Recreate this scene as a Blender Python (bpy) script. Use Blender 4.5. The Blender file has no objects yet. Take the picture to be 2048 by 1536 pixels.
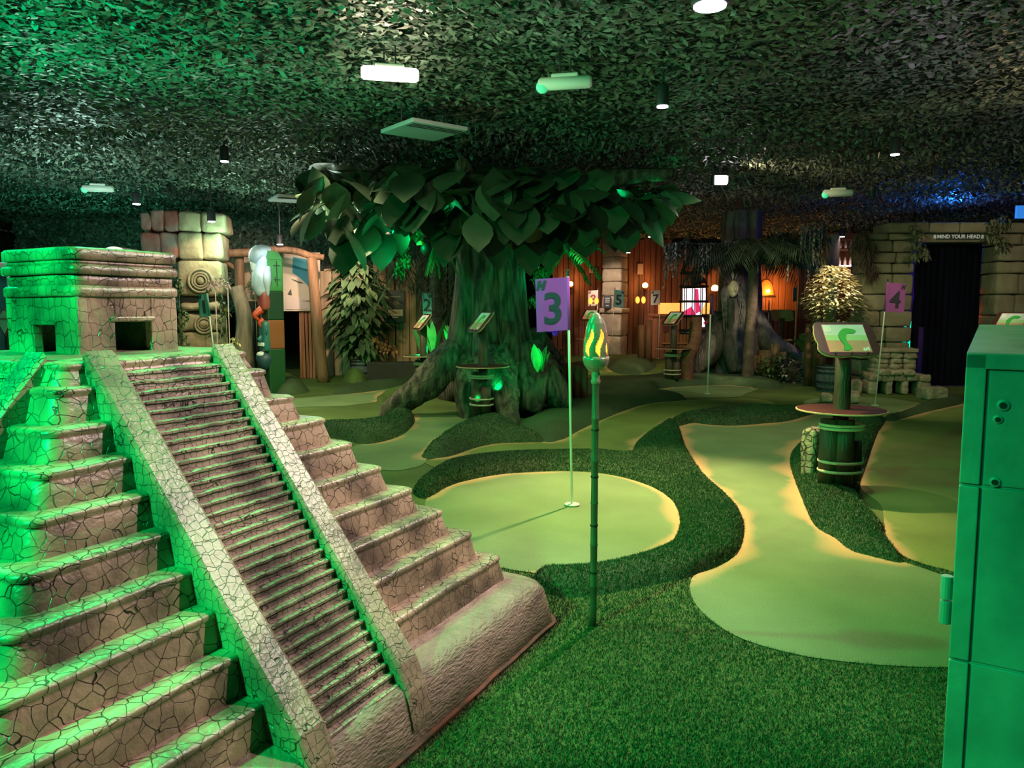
import bpy, bmesh, math, random
import numpy as np
from mathutils import Vector, Matrix, noise as mnoise
from mathutils.geometry import delaunay_2d_cdt
R = math.radians
random.seed(7); rng = np.random.default_rng(7)
SC = bpy.context.scene; COL = SC.collection

# ------------------------------------------------------------------ camera, world, exposure
F = 1538.0; CAMH = 1.4; PIT = R(5.755)
cd = bpy.data.cameras.new('camera'); cam = bpy.data.objects.new('camera', cd); COL.objects.link(cam)
cam.location = (0, 0, CAMH); cam.rotation_euler = (R(90) - PIT, 0, 0)
cd.sensor_width = 36; cd.lens = F / 2048 * 36; cd.clip_start = 0.05; cd.clip_end = 120
SC.camera = cam
SC.view_settings.view_transform = 'Standard'; SC.view_settings.look = 'None'
SC.view_settings.gamma = 1; SC.view_settings.use_curve_mapping = False; SC.view_settings.exposure = 0.0
w = bpy.data.worlds.new('world'); SC.world = w; w.use_nodes = True
w.node_tree.nodes['Background'].inputs[0].default_value = (0.055, 0.07, 0.062, 1)
w.node_tree.nodes['Background'].inputs[1].default_value = 0.34

def ray(px, py):
    cx = (px - 1024) / F; cy = (768 - py) / F
    return Vector((cx, math.cos(PIT) + cy * math.sin(PIT), -math.sin(PIT) + cy * math.cos(PIT)))
def at(px, py, Y):            # the point at real distance Y seen at that place of the photo
    d = ray(px, py); return Vector((0, 0, CAMH)) + d * (Y / d.y)
def G(px, py, z=0.0):         # the point of the floor seen there
    d = ray(px, py); return Vector((0, 0, CAMH)) + d * ((z - CAMH) / d.z)

# ------------------------------------------------------------------ lights of the room
def spot(loc, tgt, watts, col, deg=60, blend=.6, size=.06):
    l = bpy.data.lights.new('spot_lamp', 'SPOT'); l.energy = watts; l.color = col
    l.spot_size = R(deg); l.spot_blend = blend; l.shadow_soft_size = size
    o = bpy.data.objects.new('spot_lamp', l); COL.objects.link(o); o.location = loc
    o.rotation_euler = (Vector(tgt) - Vector(loc)).to_track_quat('-Z', 'Y').to_euler(); return o
def point(loc, watts, col, size=.05):
    l = bpy.data.lights.new('point_lamp', 'POINT'); l.energy = watts; l.color = col; l.shadow_soft_size = size
    o = bpy.data.objects.new('point_lamp', l); COL.objects.link(o); o.location = loc; return o
GREEN = (0.0, 1.0, 0.22); WARM = (1.0, .74, .42); PINK = (1.0, .78, .74); AMBER = (1.0, .42, .10)
# the downlights over the holes in front (LA and LB just under their fittings)
LA = at(1420, 6, 4.42) + Vector((0, 0, -.05)); LB = at(1325, 209, 6.35) + Vector((0, 0, -.05))
spot(LA, (-.6, 2.7, .55), 340, PINK, 84, .5, .045)
spot((2.0, 3.1, 3.2), (-.95, 2.65, .7), 360, PINK, 45, .5, .05)
spot(LA, (1.0, 4.0, 0), 40, (1, .86, .6), 110, .8, .045)
spot(LA, at(1108, 600, 5.5), 75, (1, .72, .86), 26, .8, .045)  # extra narrow spot at this lamp, added to warm the purple flag
spot(LB, (1.15, 5.45, 0), 1050, (1.0, .74, .36), 74, .85, .045)
spot((-.9, 6.9, 3.2), (-.9, 7.4, 0), 170, (1.0, .85, .5), 95, .8, .06)
spot((2.6, 8.6, 3.15), (2.2, 8.2, 0), 170, (1.0, .82, .5), 95, .8, .06)
# green floods
spot((-2.35, .35, 2.6), (-1.4, 2.6, .8), 800, GREEN, 95, .5, .06)
spot((-1.55, 3.5, 3.15), (.9, 3.1, 0), 330, GREEN, 125, .6, .05)
spot((-2.3, -.9, 2.9), (1.4, 2.0, .7), 90, (0.0, 1.0, .6), 42, .6, .08)
spot((-4.2, 5.4, .9), (-2.6, 5.0, 3.4), 480, (.0, 1, .35), 120, .8, .1)
point((-3.6, 3.8, 2.5), 70, (.0, 1, .35), .1)  # bare point added to green the ceiling leaves at left
# ------------------------------------------------------------------ materials
MATS = {}
def nd(nt, t, **k):
    n = nt.nodes.new(t)
    for a, b in k.items(): setattr(n, a, b)
    return n
def M(key, c1=(.5, .5, .5), c2=None, scale=6, rough=.7, bump=0, bscale=None, spec=.5, metal=0, emit=None, estr=0,
      island=0, stretch=(1, 1, 1), trans=0, coat=0, detail=5, sharp=None, sss=0):
    if key in MATS: return MATS[key]
    m = bpy.data.materials.new(key); m.use_nodes = True; nt = m.node_tree; L = nt.links
    b = nt.nodes['Principled BSDF']
    b.inputs['Roughness'].default_value = rough; b.inputs['Metallic'].default_value = metal
    b.inputs['Specular IOR Level'].default_value = spec; b.inputs['Coat Weight'].default_value = coat
    b.inputs['Transmission Weight'].default_value = trans
    tc = nd(nt, 'ShaderNodeTexCoord'); mp = nd(nt, 'ShaderNodeMapping'); mp.inputs['Scale'].default_value = stretch
    L.new(tc.outputs['Object'], mp.inputs[0])
    if c2 is None and not island: b.inputs['Base Color'].default_value = (*c1, 1)
    else:
        c2 = c2 or c1
        n = nd(nt, 'ShaderNodeTexNoise'); n.inputs['Scale'].default_value = scale; n.inputs['Detail'].default_value = detail
        L.new(mp.outputs[0], n.inputs['Vector'])
        r = nd(nt, 'ShaderNodeMapRange'); s = sharp or .18
        r.inputs[1].default_value = .5 - s; r.inputs[2].default_value = .5 + s
        L.new(n.outputs[0], r.inputs[0])
        mx = nd(nt, 'ShaderNodeMix', data_type='RGBA'); L.new(r.outputs[0], mx.inputs[0])
        mx.inputs[6].default_value = (*c1, 1); mx.inputs[7].default_value = (*c2, 1); out = mx.outputs[2]
        if island:
            g = nd(nt, 'ShaderNodeNewGeometry'); q = nd(nt, 'ShaderNodeMapRange')
            q.inputs[3].default_value = 1 - island; q.inputs[4].default_value = 1 + island
            L.new(g.outputs['Random Per Island'], q.inputs[0])
            hs = nd(nt, 'ShaderNodeHueSaturation'); L.new(q.outputs[0], hs.inputs['Value']); L.new(out, hs.inputs['Color']); out = hs.outputs[0]
        L.new(out, b.inputs['Base Color'])
    if bump:
        n2 = nd(nt, 'ShaderNodeTexNoise'); n2.inputs['Scale'].default_value = bscale or scale * 3; n2.inputs['Detail'].default_value = 6
        L.new(mp.outputs[0], n2.inputs['Vector'])
        bp = nd(nt, 'ShaderNodeBump'); bp.inputs['Strength'].default_value = min(1, bump); bp.inputs['Distance'].default_value = .02 * max(1, bump)
        L.new(n2.outputs[0], bp.inputs['Height']); L.new(bp.outputs[0], b.inputs['Normal'])
    if emit:
        b.inputs['Emission Color'].default_value = (*emit, 1); b.inputs['Emission Strength'].default_value = estr
    MATS[key] = m; return m
def M_stone(key, cell, rnd, base, dark, line=.06, rough=.42, sx=(1, 1, 1), bd=.006):
    """cast stone with carved joints between blocks and blotchy weathering"""
    m = bpy.data.materials.new(key); m.use_nodes = True; nt = m.node_tree; L = nt.links; b = nt.nodes['Principled BSDF']
    tc = nd(nt, 'ShaderNodeTexCoord'); mp = nd(nt, 'ShaderNodeMapping'); mp.inputs['Scale'].default_value = sx
    L.new(tc.outputs['Object'], mp.inputs[0])
    wn = nd(nt, 'ShaderNodeTexNoise'); wn.inputs['Scale'].default_value = 14; L.new(mp.outputs[0], wn.inputs['Vector'])
    wm = nd(nt, 'ShaderNodeMix', data_type='RGBA', blend_type='LINEAR_LIGHT'); wm.inputs[0].default_value = .018
    L.new(mp.outputs[0], wm.inputs[6]); L.new(wn.outputs['Color'], wm.inputs[7])
    v = nd(nt, 'ShaderNodeTexVoronoi', feature='DISTANCE_TO_EDGE'); v.inputs['Scale'].default_value = cell; v.inputs['Randomness'].default_value = rnd
    L.new(wm.outputs[2], v.inputs['Vector'])
    r = nd(nt, 'ShaderNodeMapRange'); r.inputs[1].default_value = line * .25; r.inputs[2].default_value = line; L.new(v.outputs['Distance'], r.inputs[0])
    n = nd(nt, 'ShaderNodeTexNoise'); n.inputs['Scale'].default_value = 5; n.inputs['Detail'].default_value = 7; L.new(mp.outputs[0], n.inputs['Vector'])
    nr = nd(nt, 'ShaderNodeMapRange'); nr.inputs[1].default_value = .36; nr.inputs[2].default_value = .62; L.new(n.outputs[0], nr.inputs[0])
    c = nd(nt, 'ShaderNodeMix', data_type='RGBA'); L.new(nr.outputs[0], c.inputs[0]); c.inputs[6].default_value = (*dark, 1); c.inputs[7].default_value = (*base, 1)
    c2 = nd(nt, 'ShaderNodeMix', data_type='RGBA'); fm_ = nd(nt, 'ShaderNodeTexNoise'); fm_.inputs['Scale'].default_value = 9; L.new(mp.outputs[0], fm_.inputs['Vector'])
    fr_ = nd(nt, 'ShaderNodeMapRange'); fr_.inputs[1].default_value = .42; fr_.inputs[2].default_value = .62; fr_.inputs[4].default_value = .75; L.new(fm_.outputs[0], fr_.inputs[0])
    mxm = nd(nt, 'ShaderNodeMath', operation='MAXIMUM'); L.new(r.outputs[0], mxm.inputs[0]); L.new(fr_.outputs[0], mxm.inputs[1]); L.new(mxm.outputs[0], c2.inputs[0]); c2.inputs[6].default_value = (dark[0] * .22, dark[1] * .2, dark[2] * .2, 1)
    L.new(c.outputs[2], c2.inputs[7]); L.new(c2.outputs[2], b.inputs['Base Color'])
    b.inputs['Roughness'].default_value = rough; b.inputs['Specular IOR Level'].default_value = .6
    bp = nd(nt, 'ShaderNodeBump'); bp.inputs['Strength'].default_value = .9; bp.inputs['Distance'].default_value = bd
    n2 = nd(nt, 'ShaderNodeTexNoise'); n2.inputs['Scale'].default_value = 60; n2.inputs['Detail'].default_value = 5; L.new(mp.outputs[0], n2.inputs['Vector'])
    ad = nd(nt, 'ShaderNodeMath', operation='MULTIPLY_ADD'); ad.inputs[1].default_value = .55; L.new(n2.outputs[0], ad.inputs[0]); L.new(r.outputs[0], ad.inputs[2])
    L.new(ad.outputs[0], bp.inputs['Height']); L.new(bp.outputs[0], b.inputs['Normal'])
    return m
def M_turf(key, c1, c2, fine, bump, big=1.2, amt=.3, wear=False):
    m = bpy.data.materials.new(key); m.use_nodes = True; nt = m.node_tree; L = nt.links; b = nt.nodes['Principled BSDF']
    tc = nd(nt, 'ShaderNodeTexCoord')
    n = nd(nt, 'ShaderNodeTexNoise'); n.inputs['Scale'].default_value = fine; n.inputs['Detail'].default_value = 3; L.new(tc.outputs['Object'], n.inputs['Vector'])
    r = nd(nt, 'ShaderNodeMapRange'); r.inputs[1].default_value = .35; r.inputs[2].default_value = .65; L.new(n.outputs[0], r.inputs[0])
    c = nd(nt, 'ShaderNodeMix', data_type='RGBA'); L.new(r.outputs[0], c.inputs[0]); c.inputs[6].default_value = (*c1, 1); c.inputs[7].default_value = (*c2, 1)
    n2 = nd(nt, 'ShaderNodeTexNoise'); n2.inputs['Scale'].default_value = big; n2.inputs['Detail'].default_value = 6; L.new(tc.outputs['Object'], n2.inputs['Vector'])
    q = nd(nt, 'ShaderNodeMapRange'); q.inputs[1].default_value = .3; q.inputs[2].default_value = .7; q.inputs[3].default_value = 1 - amt; q.inputs[4].default_value = 1 + amt
    L.new(n2.outputs[0], q.inputs[0]); hs = nd(nt, 'ShaderNodeHueSaturation'); L.new(q.outputs[0], hs.inputs['Value']); L.new(c.outputs[2], hs.inputs['Color'])
    out = hs.outputs[0]
    if wear:
        at_ = nd(nt, 'ShaderNodeAttribute', attribute_name='wear'); k = nd(nt, 'ShaderNodeMath', operation='MULTIPLY_ADD'); k.inputs[1].default_value = .9
        L.new(n.outputs[0], k.inputs[0]); L.new(at_.outputs['Fac'], k.inputs[2])
        w_ = nd(nt, 'ShaderNodeMapRange'); w_.inputs[1].default_value = .66; w_.inputs[2].default_value = 1.38; L.new(k.outputs[0], w_.inputs[0])
        wm = nd(nt, 'ShaderNodeMix', data_type='RGBA'); L.new(w_.outputs[0], wm.inputs[0]); L.new(out, wm.inputs[6]); wm.inputs[7].default_value = (.56, .35, .17, 1); out = wm.outputs[2]
    L.new(out, b.inputs['Base Color']); b.inputs['Roughness'].default_value = .85; b.inputs['Specular IOR Level'].default_value = .2
    bp = nd(nt, 'ShaderNodeBump'); bp.inputs['Strength'].default_value = min(1, bump); bp.inputs['Distance'].default_value = .012
    L.new(n.outputs[0], bp.inputs['Height']); L.new(bp.outputs[0], b.inputs['Normal'])
    return m
# ------------------------------------------------------------------ mesh helpers
class MB:
    def __init__(s): s.v = []; s.f = []
    def add(s, v, f):
        o = len(s.v); s.v += [Vector(p) for p in v]; s.f += [tuple(i + o for i in q) for q in f]; return s
    def box(s, c, d, rz=0, mat=None, taper=1.0):
        x, y, z = d[0] / 2, d[1] / 2, d[2] / 2; t = taper
        v = [(-x, -y, -z), (x, -y, -z), (x, y, -z), (-x, y, -z), (-x * t, -y * t, z), (x * t, -y * t, z), (x * t, y * t, z), (-x * t, y * t, z)]
        m = mat or Matrix.Translation(c) @ Matrix.Rotation(rz, 4, 'Z')
        return s.add([m @ Vector(p) for p in v], [(0, 3, 2, 1), (4, 5, 6, 7), (0, 1, 5, 4), (1, 2, 6, 5), (2, 3, 7, 6), (3, 0, 4, 7)])
    def rbox(s, c, d, bev=.02, rz=0, seg=2, jit=0, mat=None, cuts=0):
        bm = bmesh.new(); bmesh.ops.create_cube(bm, size=1)
        for p in bm.verts: p.co = Vector((p.co.x * d[0], p.co.y * d[1], p.co.z * d[2]))
        bmesh.ops.bevel(bm, geom=bm.edges[:], offset=min(bev, min(d) * .45), segments=seg, profile=.5, affect='EDGES')
        if cuts: bmesh.ops.subdivide_edges(bm, edges=bm.edges[:], cuts=cuts, use_grid_fill=True)
        sd = random.random() * 50
        for p in bm.verts:
            if jit: p.co += mnoise.noise_vector(p.co * (1.5 / max(.05, min(d))) + Vector((sd, sd, 0))) * jit
        bm.verts.index_update(); m = mat or Matrix.Translation(c) @ Matrix.Rotation(rz, 4, 'Z')
        s.add([m @ p.co for p in bm.verts], [[q.index for q in f.verts] for f in bm.faces]); bm.free(); return s
    def tube(s, path, rad, seg=8, cap=True, flat=1.0, wob=0):
        P = [Vector(p) for p in path]; n = len(P); rr = rad if hasattr(rad, '__len__') else [rad] * n
        vs = []; fs = []; up = Vector((0, 0, 1)); prev = None
        for i in range(n):
            t = (P[min(i + 1, n - 1)] - P[max(i - 1, 0)]).normalized()
            if prev is None: a = t.cross(up if abs(t.z) < .95 else Vector((1, 0, 0))).normalized()
            else: a = (prev - t * prev.dot(t)).normalized()
            prev = a; b = t.cross(a)
            for k in range(seg):
                q = 2 * math.pi * k / seg; r = rr[i]
                if wob: r *= 1 + wob * math.sin(q * 5 + i * .35) + wob * .8 * math.sin(q * 9 - i * .6 + 1) + random.uniform(-wob, wob) * .5
                vs.append(P[i] + a * math.cos(q) * r + b * math.sin(q) * r * flat)
        for i in range(n - 1):
            for k in range(seg):
                k2 = (k + 1) % seg; fs.append((i * seg + k, i * seg + k2, (i + 1) * seg + k2, (i + 1) * seg + k))
        if cap: fs.append(tuple(range(seg - 1, -1, -1))); fs.append(tuple((n - 1) * seg + k for k in range(seg)))
        return s.add(vs, fs)
    def lathe(s, prof, c=(0, 0, 0), seg=24, cap=True):
        vs = []; fs = []; n = len(prof); c = Vector(c)
        for r, z in prof:
            for k in range(seg):
                q = 2 * math.pi * k / seg; vs.append(c + Vector((math.cos(q) * r, math.sin(q) * r, z)))
        for i in range(n - 1):
            for k in range(seg):
                k2 = (k + 1) % seg; fs.append((i * seg + k, i * seg + k2, (i + 1) * seg + k2, (i + 1) * seg + k))
        if cap: fs.append(tuple(range(seg - 1, -1, -1))); fs.append(tuple((n - 1) * seg + k for k in range(seg)))
        return s.add(vs, fs)
    def ring(s, R_, r, c=(0, 0, 0), seg=28, sub=8, sx=1, sy=1):
        vs = []; fs = []; c = Vector(c)
        for i in range(seg):
            q = 2 * math.pi * i / seg
            for k in range(sub):
                t = 2 * math.pi * k / sub; d = R_ + r * math.cos(t)
                vs.append(c + Vector((math.cos(q) * d * sx, math.sin(q) * d * sy, r * math.sin(t))))
        for i in range(seg):
            for k in range(sub):
                a = i * sub + k; b_ = i * sub + (k + 1) % sub; c_ = ((i + 1) % seg) * sub + (k + 1) % sub; d_ = ((i + 1) % seg) * sub + k
                fs.append((a, d_, c_, b_))
        return s.add(vs, fs)
    def ball(s, c, r, seg=14, rings=9, jit=0):
        vs = []; fs = []; c = Vector(c); r = Vector(r) if hasattr(r, '__len__') else Vector((r, r, r)); sd = random.random() * 99
        for i in range(rings + 1):
            a = math.pi * i / rings
            for k in range(seg):
                q = 2 * math.pi * k / seg; d = Vector((math.sin(a) * math.cos(q), math.sin(a) * math.sin(q), math.cos(a)))
                j = 1 + (mnoise.noise(d * 1.6 + Vector((sd, 0, 0))) * jit if jit else 0)
                vs.append(c + Vector((d.x * r.x, d.y * r.y, d.z * r.z)) * j)
        for i in range(rings):
            for k in range(seg):
                k2 = (k + 1) % seg; fs.append((i * seg + k, (i + 1) * seg + k, (i + 1) * seg + k2, i * seg + k2))
        return s.add(vs, fs)
    def prism(s, pts, y0, y1, m=None):       # polygon in x,z extruded along y
        n = len(pts); m = m or Matrix()
        v = [m @ Vector((x, y0, z)) for x, z in pts] + [m @ Vector((x, y1, z)) for x, z in pts]
        return s.add(v, [tuple(range(n)), tuple(range(2 * n - 1, n - 1, -1))] + [(i, i + n, (i + 1) % n + n, (i + 1) % n) for i in range(n)])
    def leaf(s, base, dirv, L_, W_, droop=.3, side=None, n=4, shape=.55, fold=.15):
        """one leaf blade; the outline widens to its broadest point at `shape` of the length"""
        d = Vector(dirv).normalized(); up = Vector((0, 0, 1)); a = side or d.cross(up)
        if a.length < 1e-3: a = Vector((1, 0, 0))
        a = a.normalized(); nm = a.cross(d).normalized(); p = Vector(base); vs = []; fs = []
        for i in range(n + 1):
            t = i / n
            wd = math.sin(math.pi * min(1, max(0.0, t ** (math.log(.5) / math.log(shape))))) ** .8 * W_ / 2 if 0 < t < 1 else W_ * .02
            c = p + d * L_ * t - up * droop * L_ * t * t
            vs += [c - a * wd + nm * wd * fold, c, c + a * wd + nm * wd * fold]
        for i in range(n):
            o = i * 3; fs += [(o, o + 1, o + 4, o + 3), (o + 1, o + 2, o + 5, o + 4)]
        return s.add(vs, fs)
    def frond(s, base, dirv, L_, droop, nl=16, ll=.3, lw=.03, hang=.5):
        d = Vector(dirv).normalized(); side = d.cross(Vector((0, 0, 1))).normalized(); p = Vector(base); pts = []
        for i in range(9):
            t = i / 8; pts.append(p + d * L_ * t - Vector((0, 0, 1)) * droop * L_ * t * t)
        s.tube(pts, [.014 * (1 - .8 * i / 8) * max(.5, L_) for i in range(9)], 4)
        for i in range(nl):
            t = .12 + .88 * i / nl; j = t * 8; k = min(7, int(j)); c = pts[k].lerp(pts[k + 1], j - k)
            for sg in (-1, 1):
                s.leaf(c, side * sg + d * .55 - Vector((0, 0, hang)) + Vector((0, 0, random.uniform(-.15, .15))), ll * (1 - .5 * abs(t - .45)) * random.uniform(.85, 1.1), lw, .25, n=2, shape=.4)
        return s
    def build(s, name, mat, parent=None, loc=None, rz=0, smooth=False, auto=True):
        me = bpy.data.meshes.new(name)
        if loc is None and parent is None and s.v:
            a = np.array([tuple(p) for p in s.v]); lo = a.min(0); hi = a.max(0); c = Vector(((lo[0] + hi[0]) / 2, (lo[1] + hi[1]) / 2, lo[2]))
            me.from_pydata([p - c for p in s.v], [], s.f); loc = c
        else: me.from_pydata(s.v, [], s.f)
        me.update(); me.materials.append(mat)
        if smooth: me.polygons.foreach_set('use_smooth', [True] * len(me.polygons))
        o = bpy.data.objects.new(name, me); COL.objects.link(o)
        if parent: o.parent = parent
        if loc is not None: o.location = loc
        o.rotation_euler = (0, 0, rz); return o
def tag(o, label=None, cat=None, group=None, kind=None):
    if label: o['label'] = label
    if cat: o['category'] = cat
    if group: o['group'] = group
    if kind: o['kind'] = kind
    return o
def thing(name, label, cat, loc=(0, 0, 0), rz=0, group=None):
    o = bpy.data.objects.new(name, None); COL.objects.link(o); o.location = loc; o.rotation_euler = (0, 0, rz)
    o.empty_display_size = .1
    return tag(o, label, cat, group)
def struct(o): o['kind'] = 'structure'; return o
def dup(root, loc, rz, label=None, group=None, scale=None):
    def cp(o, parent=None):
        c = o.copy(); COL.objects.link(c)
        if parent: c.parent = parent
        for ch in [k for k in bpy.data.objects if k.parent == o and k not in made]: made.add(cp(ch, c))
        return c
    made = set(); r = cp(root); r.location = loc; r.rotation_euler = (0, 0, rz)
    if label: r['label'] = label
    if group: r['group'] = group
    if scale: r.scale = (scale,) * 3
    return r
def text_mesh(txt, size, off=0.0, shear=0.0):
    cu = bpy.data.curves.new('lettering', 'FONT'); cu.body = txt; cu.size = size; cu.align_x = 'CENTER'; cu.align_y = 'CENTER'
    cu.offset = off; cu.shear = shear; cu.extrude = .0008; cu.resolution_u = 4
    o = bpy.data.objects.new('lettering', cu); COL.objects.link(o); bpy.context.view_layer.update()
    me = bpy.data.meshes.new_from_object(o.evaluated_get(bpy.context.evaluated_depsgraph_get()))
    vs = [p.co.copy() for p in me.vertices]; fs = [tuple(p.vertices) for p in me.polygons]
    bpy.data.objects.remove(o); bpy.data.curves.remove(cu); bpy.data.meshes.remove(me); return vs, fs
def put_text(mb, txt, size, fn, off=0, shear=0):
    v, f = text_mesh(txt, size, off, shear); mb.add([fn(p) for p in v], f)
def crom(P, n=6, closed=True):
    P = [Vector(p) for p in P]; out = []; m = len(P); rng_ = range(m) if closed else range(m - 1)
    g = lambda i: P[i % m] if closed else P[max(0, min(m - 1, i))]
    for i in rng_:
        a, b, c, d = g(i - 1), g(i), g(i + 1), g(i + 2)
        for k in range(n):
            t = k / n; out.append(.5 * ((2 * b) + (c - a) * t + (2 * a - 5 * b + 4 * c - d) * t * t + (3 * b - a - 3 * c + d) * t ** 3))
    if not closed: out.append(P[-1])
    return out
def dist_poly(Q, P):
    Q = np.asarray(Q, float); P = np.asarray(P, float); A = P; B = np.roll(P, -1, 0); d = np.full(len(Q), 1e9)
    for a, b in zip(A, B):
        e = b - a; t = np.clip(((Q - a) @ e) / max(1e-12, e @ e), 0, 1); d = np.minimum(d, np.hypot(*(Q - a - t[:, None] * e).T))
    return d
def inside(Q, P):
    Q = np.asarray(Q, float); P = np.asarray(P, float); r = np.zeros(len(Q), bool); x, y = Q[:, 0], Q[:, 1]; j = len(P) - 1
    for i in range(len(P)):
        xi, yi = P[i]; xj, yj = P[j]
        c = ((yi > y) != (yj > y)) & (x < (xj - xi) * (y - yi) / ((yj - yi) if yj != yi else 1e-9) + xi); r ^= c; j = i
    return r
def patch(poly, g, h=0, rad=.2, z0=0.0, jit=0):
    """turf surface over a closed outline, domed to height h within distance rad of its edge"""
    P = [(p[0], p[1]) for p in poly]; a = np.array(P); lo = a.min(0); hi = a.max(0)
    gx, gy = np.meshgrid(np.arange(lo[0], hi[0], g), np.arange(lo[1], hi[1], g)); Q = np.stack([gx.ravel(), gy.ravel()], 1)
    Q += rng.uniform(-g * .2, g * .2, Q.shape); Q = Q[inside(Q, a)]
    if len(Q): Q = Q[dist_poly(Q, a) > g * .45]
    n = len(P); V = [Vector(p) for p in P] + [Vector(q) for q in Q]
    r = delaunay_2d_cdt(V, [(i, (i + 1) % n) for i in range(n)], [], 1, 1e-6)
    v2 = np.array([tuple(p) for p in r[0]]); d = dist_poly(v2, a); t = np.clip(d / rad, 0, 1)
    z = z0 + h * np.sqrt(np.clip(1 - (1 - t) ** 2, 0, 1))
    if jit: z = z + np.array([mnoise.noise(Vector((p[0] * 2.2, p[1] * 2.2, 3))) for p in v2]) * jit * t
    mb = MB(); mb.add([(p[0], p[1], q) for p, q in zip(v2, z)], [tuple(f) for f in r[2]]); return mb
def ground(px): return [G(*p) for p in px]

# ------------------------------------------------------------------ room shell
turf = M_turf('turf_fringe', (.03, .055, .025), (.095, .145, .07), 160, 1.0)
turf_l = M_turf('turf_short', (.055, .09, .025), (.12, .18, .05), 120, .7)
green_m = M_turf('putting_turf', (.12, .185, .085), (.195, .28, .125), 220, .4, 1.6, .16, True)
green_y = M_turf('putting_turf_olive', (.12, .17, .045), (.19, .25, .07), 220, .4, 1.6, .2, True)
fl = struct(MB().add([(-14, -2, 0), (16, -2, 0), (16, 26, 0), (-14, 26, 0)], [(0, 1, 2, 3)]).build('floor', turf_l, loc=(0, 0, 0)))
CZ = 3.45
ceil_m = M('ceiling_dark', (.012, .022, .016), (.02, .03, .022), 4, .9)
struct(MB().box((1, 12, CZ + .1), (30, 28, .1)).build('ceiling', ceil_m))
wall_m = M('wall_dark', (.02, .028, .026), (.03, .035, .035), 3, .9)
struct(MB().box((1, 25.6, 1.72), (30, .2, 3.44)).build('wall_back', wall_m))
struct(MB().box((-13.9, 12, 1.72), (.2, 27, 3.44)).build('wall_left', M('wall_blue', (.03, .10, .16), (.04, .13, .2), 2, .8)))
struct(MB().box((15.9, 12, 1.72), (.2, 27, 3.44)).build('wall_right', wall_m))
struct(MB().box((1, -1.9, 1.72), (30, .2, 3.44)).build('wall_front', wall_m))
# leaf mat over the whole ceiling: nobody could count it
def ceiling_leaves():
    N = 230000
    u = rng.random(N); y = 1.2 + 22.5 * u ** 1.25; hw = 1.0 + y * .74
    x = rng.uniform(-1, 1, N) * hw + .05; keep = (x > -13.5) & (x < 15.5); x, y = x[keep], y[keep]; n = len(x)
    big = np.array([mnoise.noise(Vector((a * .55, b * .55, 0))) for a, b in zip(x[::1], y[::1])])
    z = CZ - .03 - rng.random(n) * .13 - np.clip(big, -.3, .6) * .12
    th = rng.uniform(0, 2 * np.pi, n); L_ = rng.uniform(.025, .05, n); W_ = L_ * rng.uniform(.35, .6, n)
    sg = np.where(y < 8.6, .26, .6); tilt = rng.normal(0, 1, n) * sg; roll = rng.normal(0, 1, n) * sg
    d = np.stack([np.cos(th) * np.cos(tilt), np.sin(th) * np.cos(tilt), -np.abs(np.sin(tilt))], 1)
    s = np.stack([-np.sin(th) * np.cos(roll), np.cos(th) * np.cos(roll), np.sin(roll)], 1)
    c = np.stack([x, y, z], 1)
    V = np.empty((n, 4, 3)); V[:, 0] = c - d * L_[:, None]; V[:, 1] = c + s * W_[:, None]; V[:, 2] = c + d * L_[:, None]; V[:, 3] = c - s * W_[:, None]
    me = bpy.data.meshes.new('ceiling_foliage'); me.vertices.add(n * 4); me.vertices.foreach_set('co', V.ravel())
    me.loops.add(n * 4); me.loops.foreach_set('vertex_index', np.arange(n * 4)); me.polygons.add(n)
    me.polygons.foreach_set('loop_start', np.arange(n) * 4); me.polygons.foreach_set('loop_total', np.full(n, 4)); me.update()
    me.materials.append(M('ceiling_leaf', (.085, .125, .095), (.175, .205, .165), .8, .45, spec=.5, island=.38))
    o = bpy.data.objects.new('ceiling_foliage', me); COL.objects.link(o)
    tag(o, 'dense mat of small dark artificial leaves covering the whole ceiling', 'ceiling foliage', kind='stuff')
ceiling_leaves()
def leaf_wall():
    n = 26000; x = rng.uniform(-11, -1.6, n); z = rng.uniform(1.3, 3.4, n); y = 17.3 + rng.uniform(-.12, .12, n) + .0 * x
    th = rng.uniform(0, 2 * np.pi, n); L_ = rng.uniform(.04, .07, n); W_ = L_ * .5; d = np.stack([np.cos(th), rng.normal(0, .5, n), np.sin(th)], 1); s = np.stack([-np.sin(th), rng.normal(0, .5, n), np.cos(th)], 1); c = np.stack([x, y, z], 1)
    V = np.stack([c - d * L_[:, None], c + s * W_[:, None], c + d * L_[:, None], c - s * W_[:, None]], 1); me = bpy.data.meshes.new('leaf_screen')
    me.vertices.add(n * 4); me.vertices.foreach_set('co', V.ravel()); me.loops.add(n * 4); me.loops.foreach_set('vertex_index', np.arange(n * 4)); me.polygons.add(n)
    me.polygons.foreach_set('loop_start', np.arange(n) * 4); me.polygons.foreach_set('loop_total', np.full(n, 4)); me.update(); me.materials.append(MATS['ceiling_leaf'])
    o = bpy.data.objects.new('leaf_screen', me); COL.objects.link(o); tag(o, 'dark leafy screen under the ceiling at the far left', 'foliage', kind='stuff')
leaf_wall()

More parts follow.
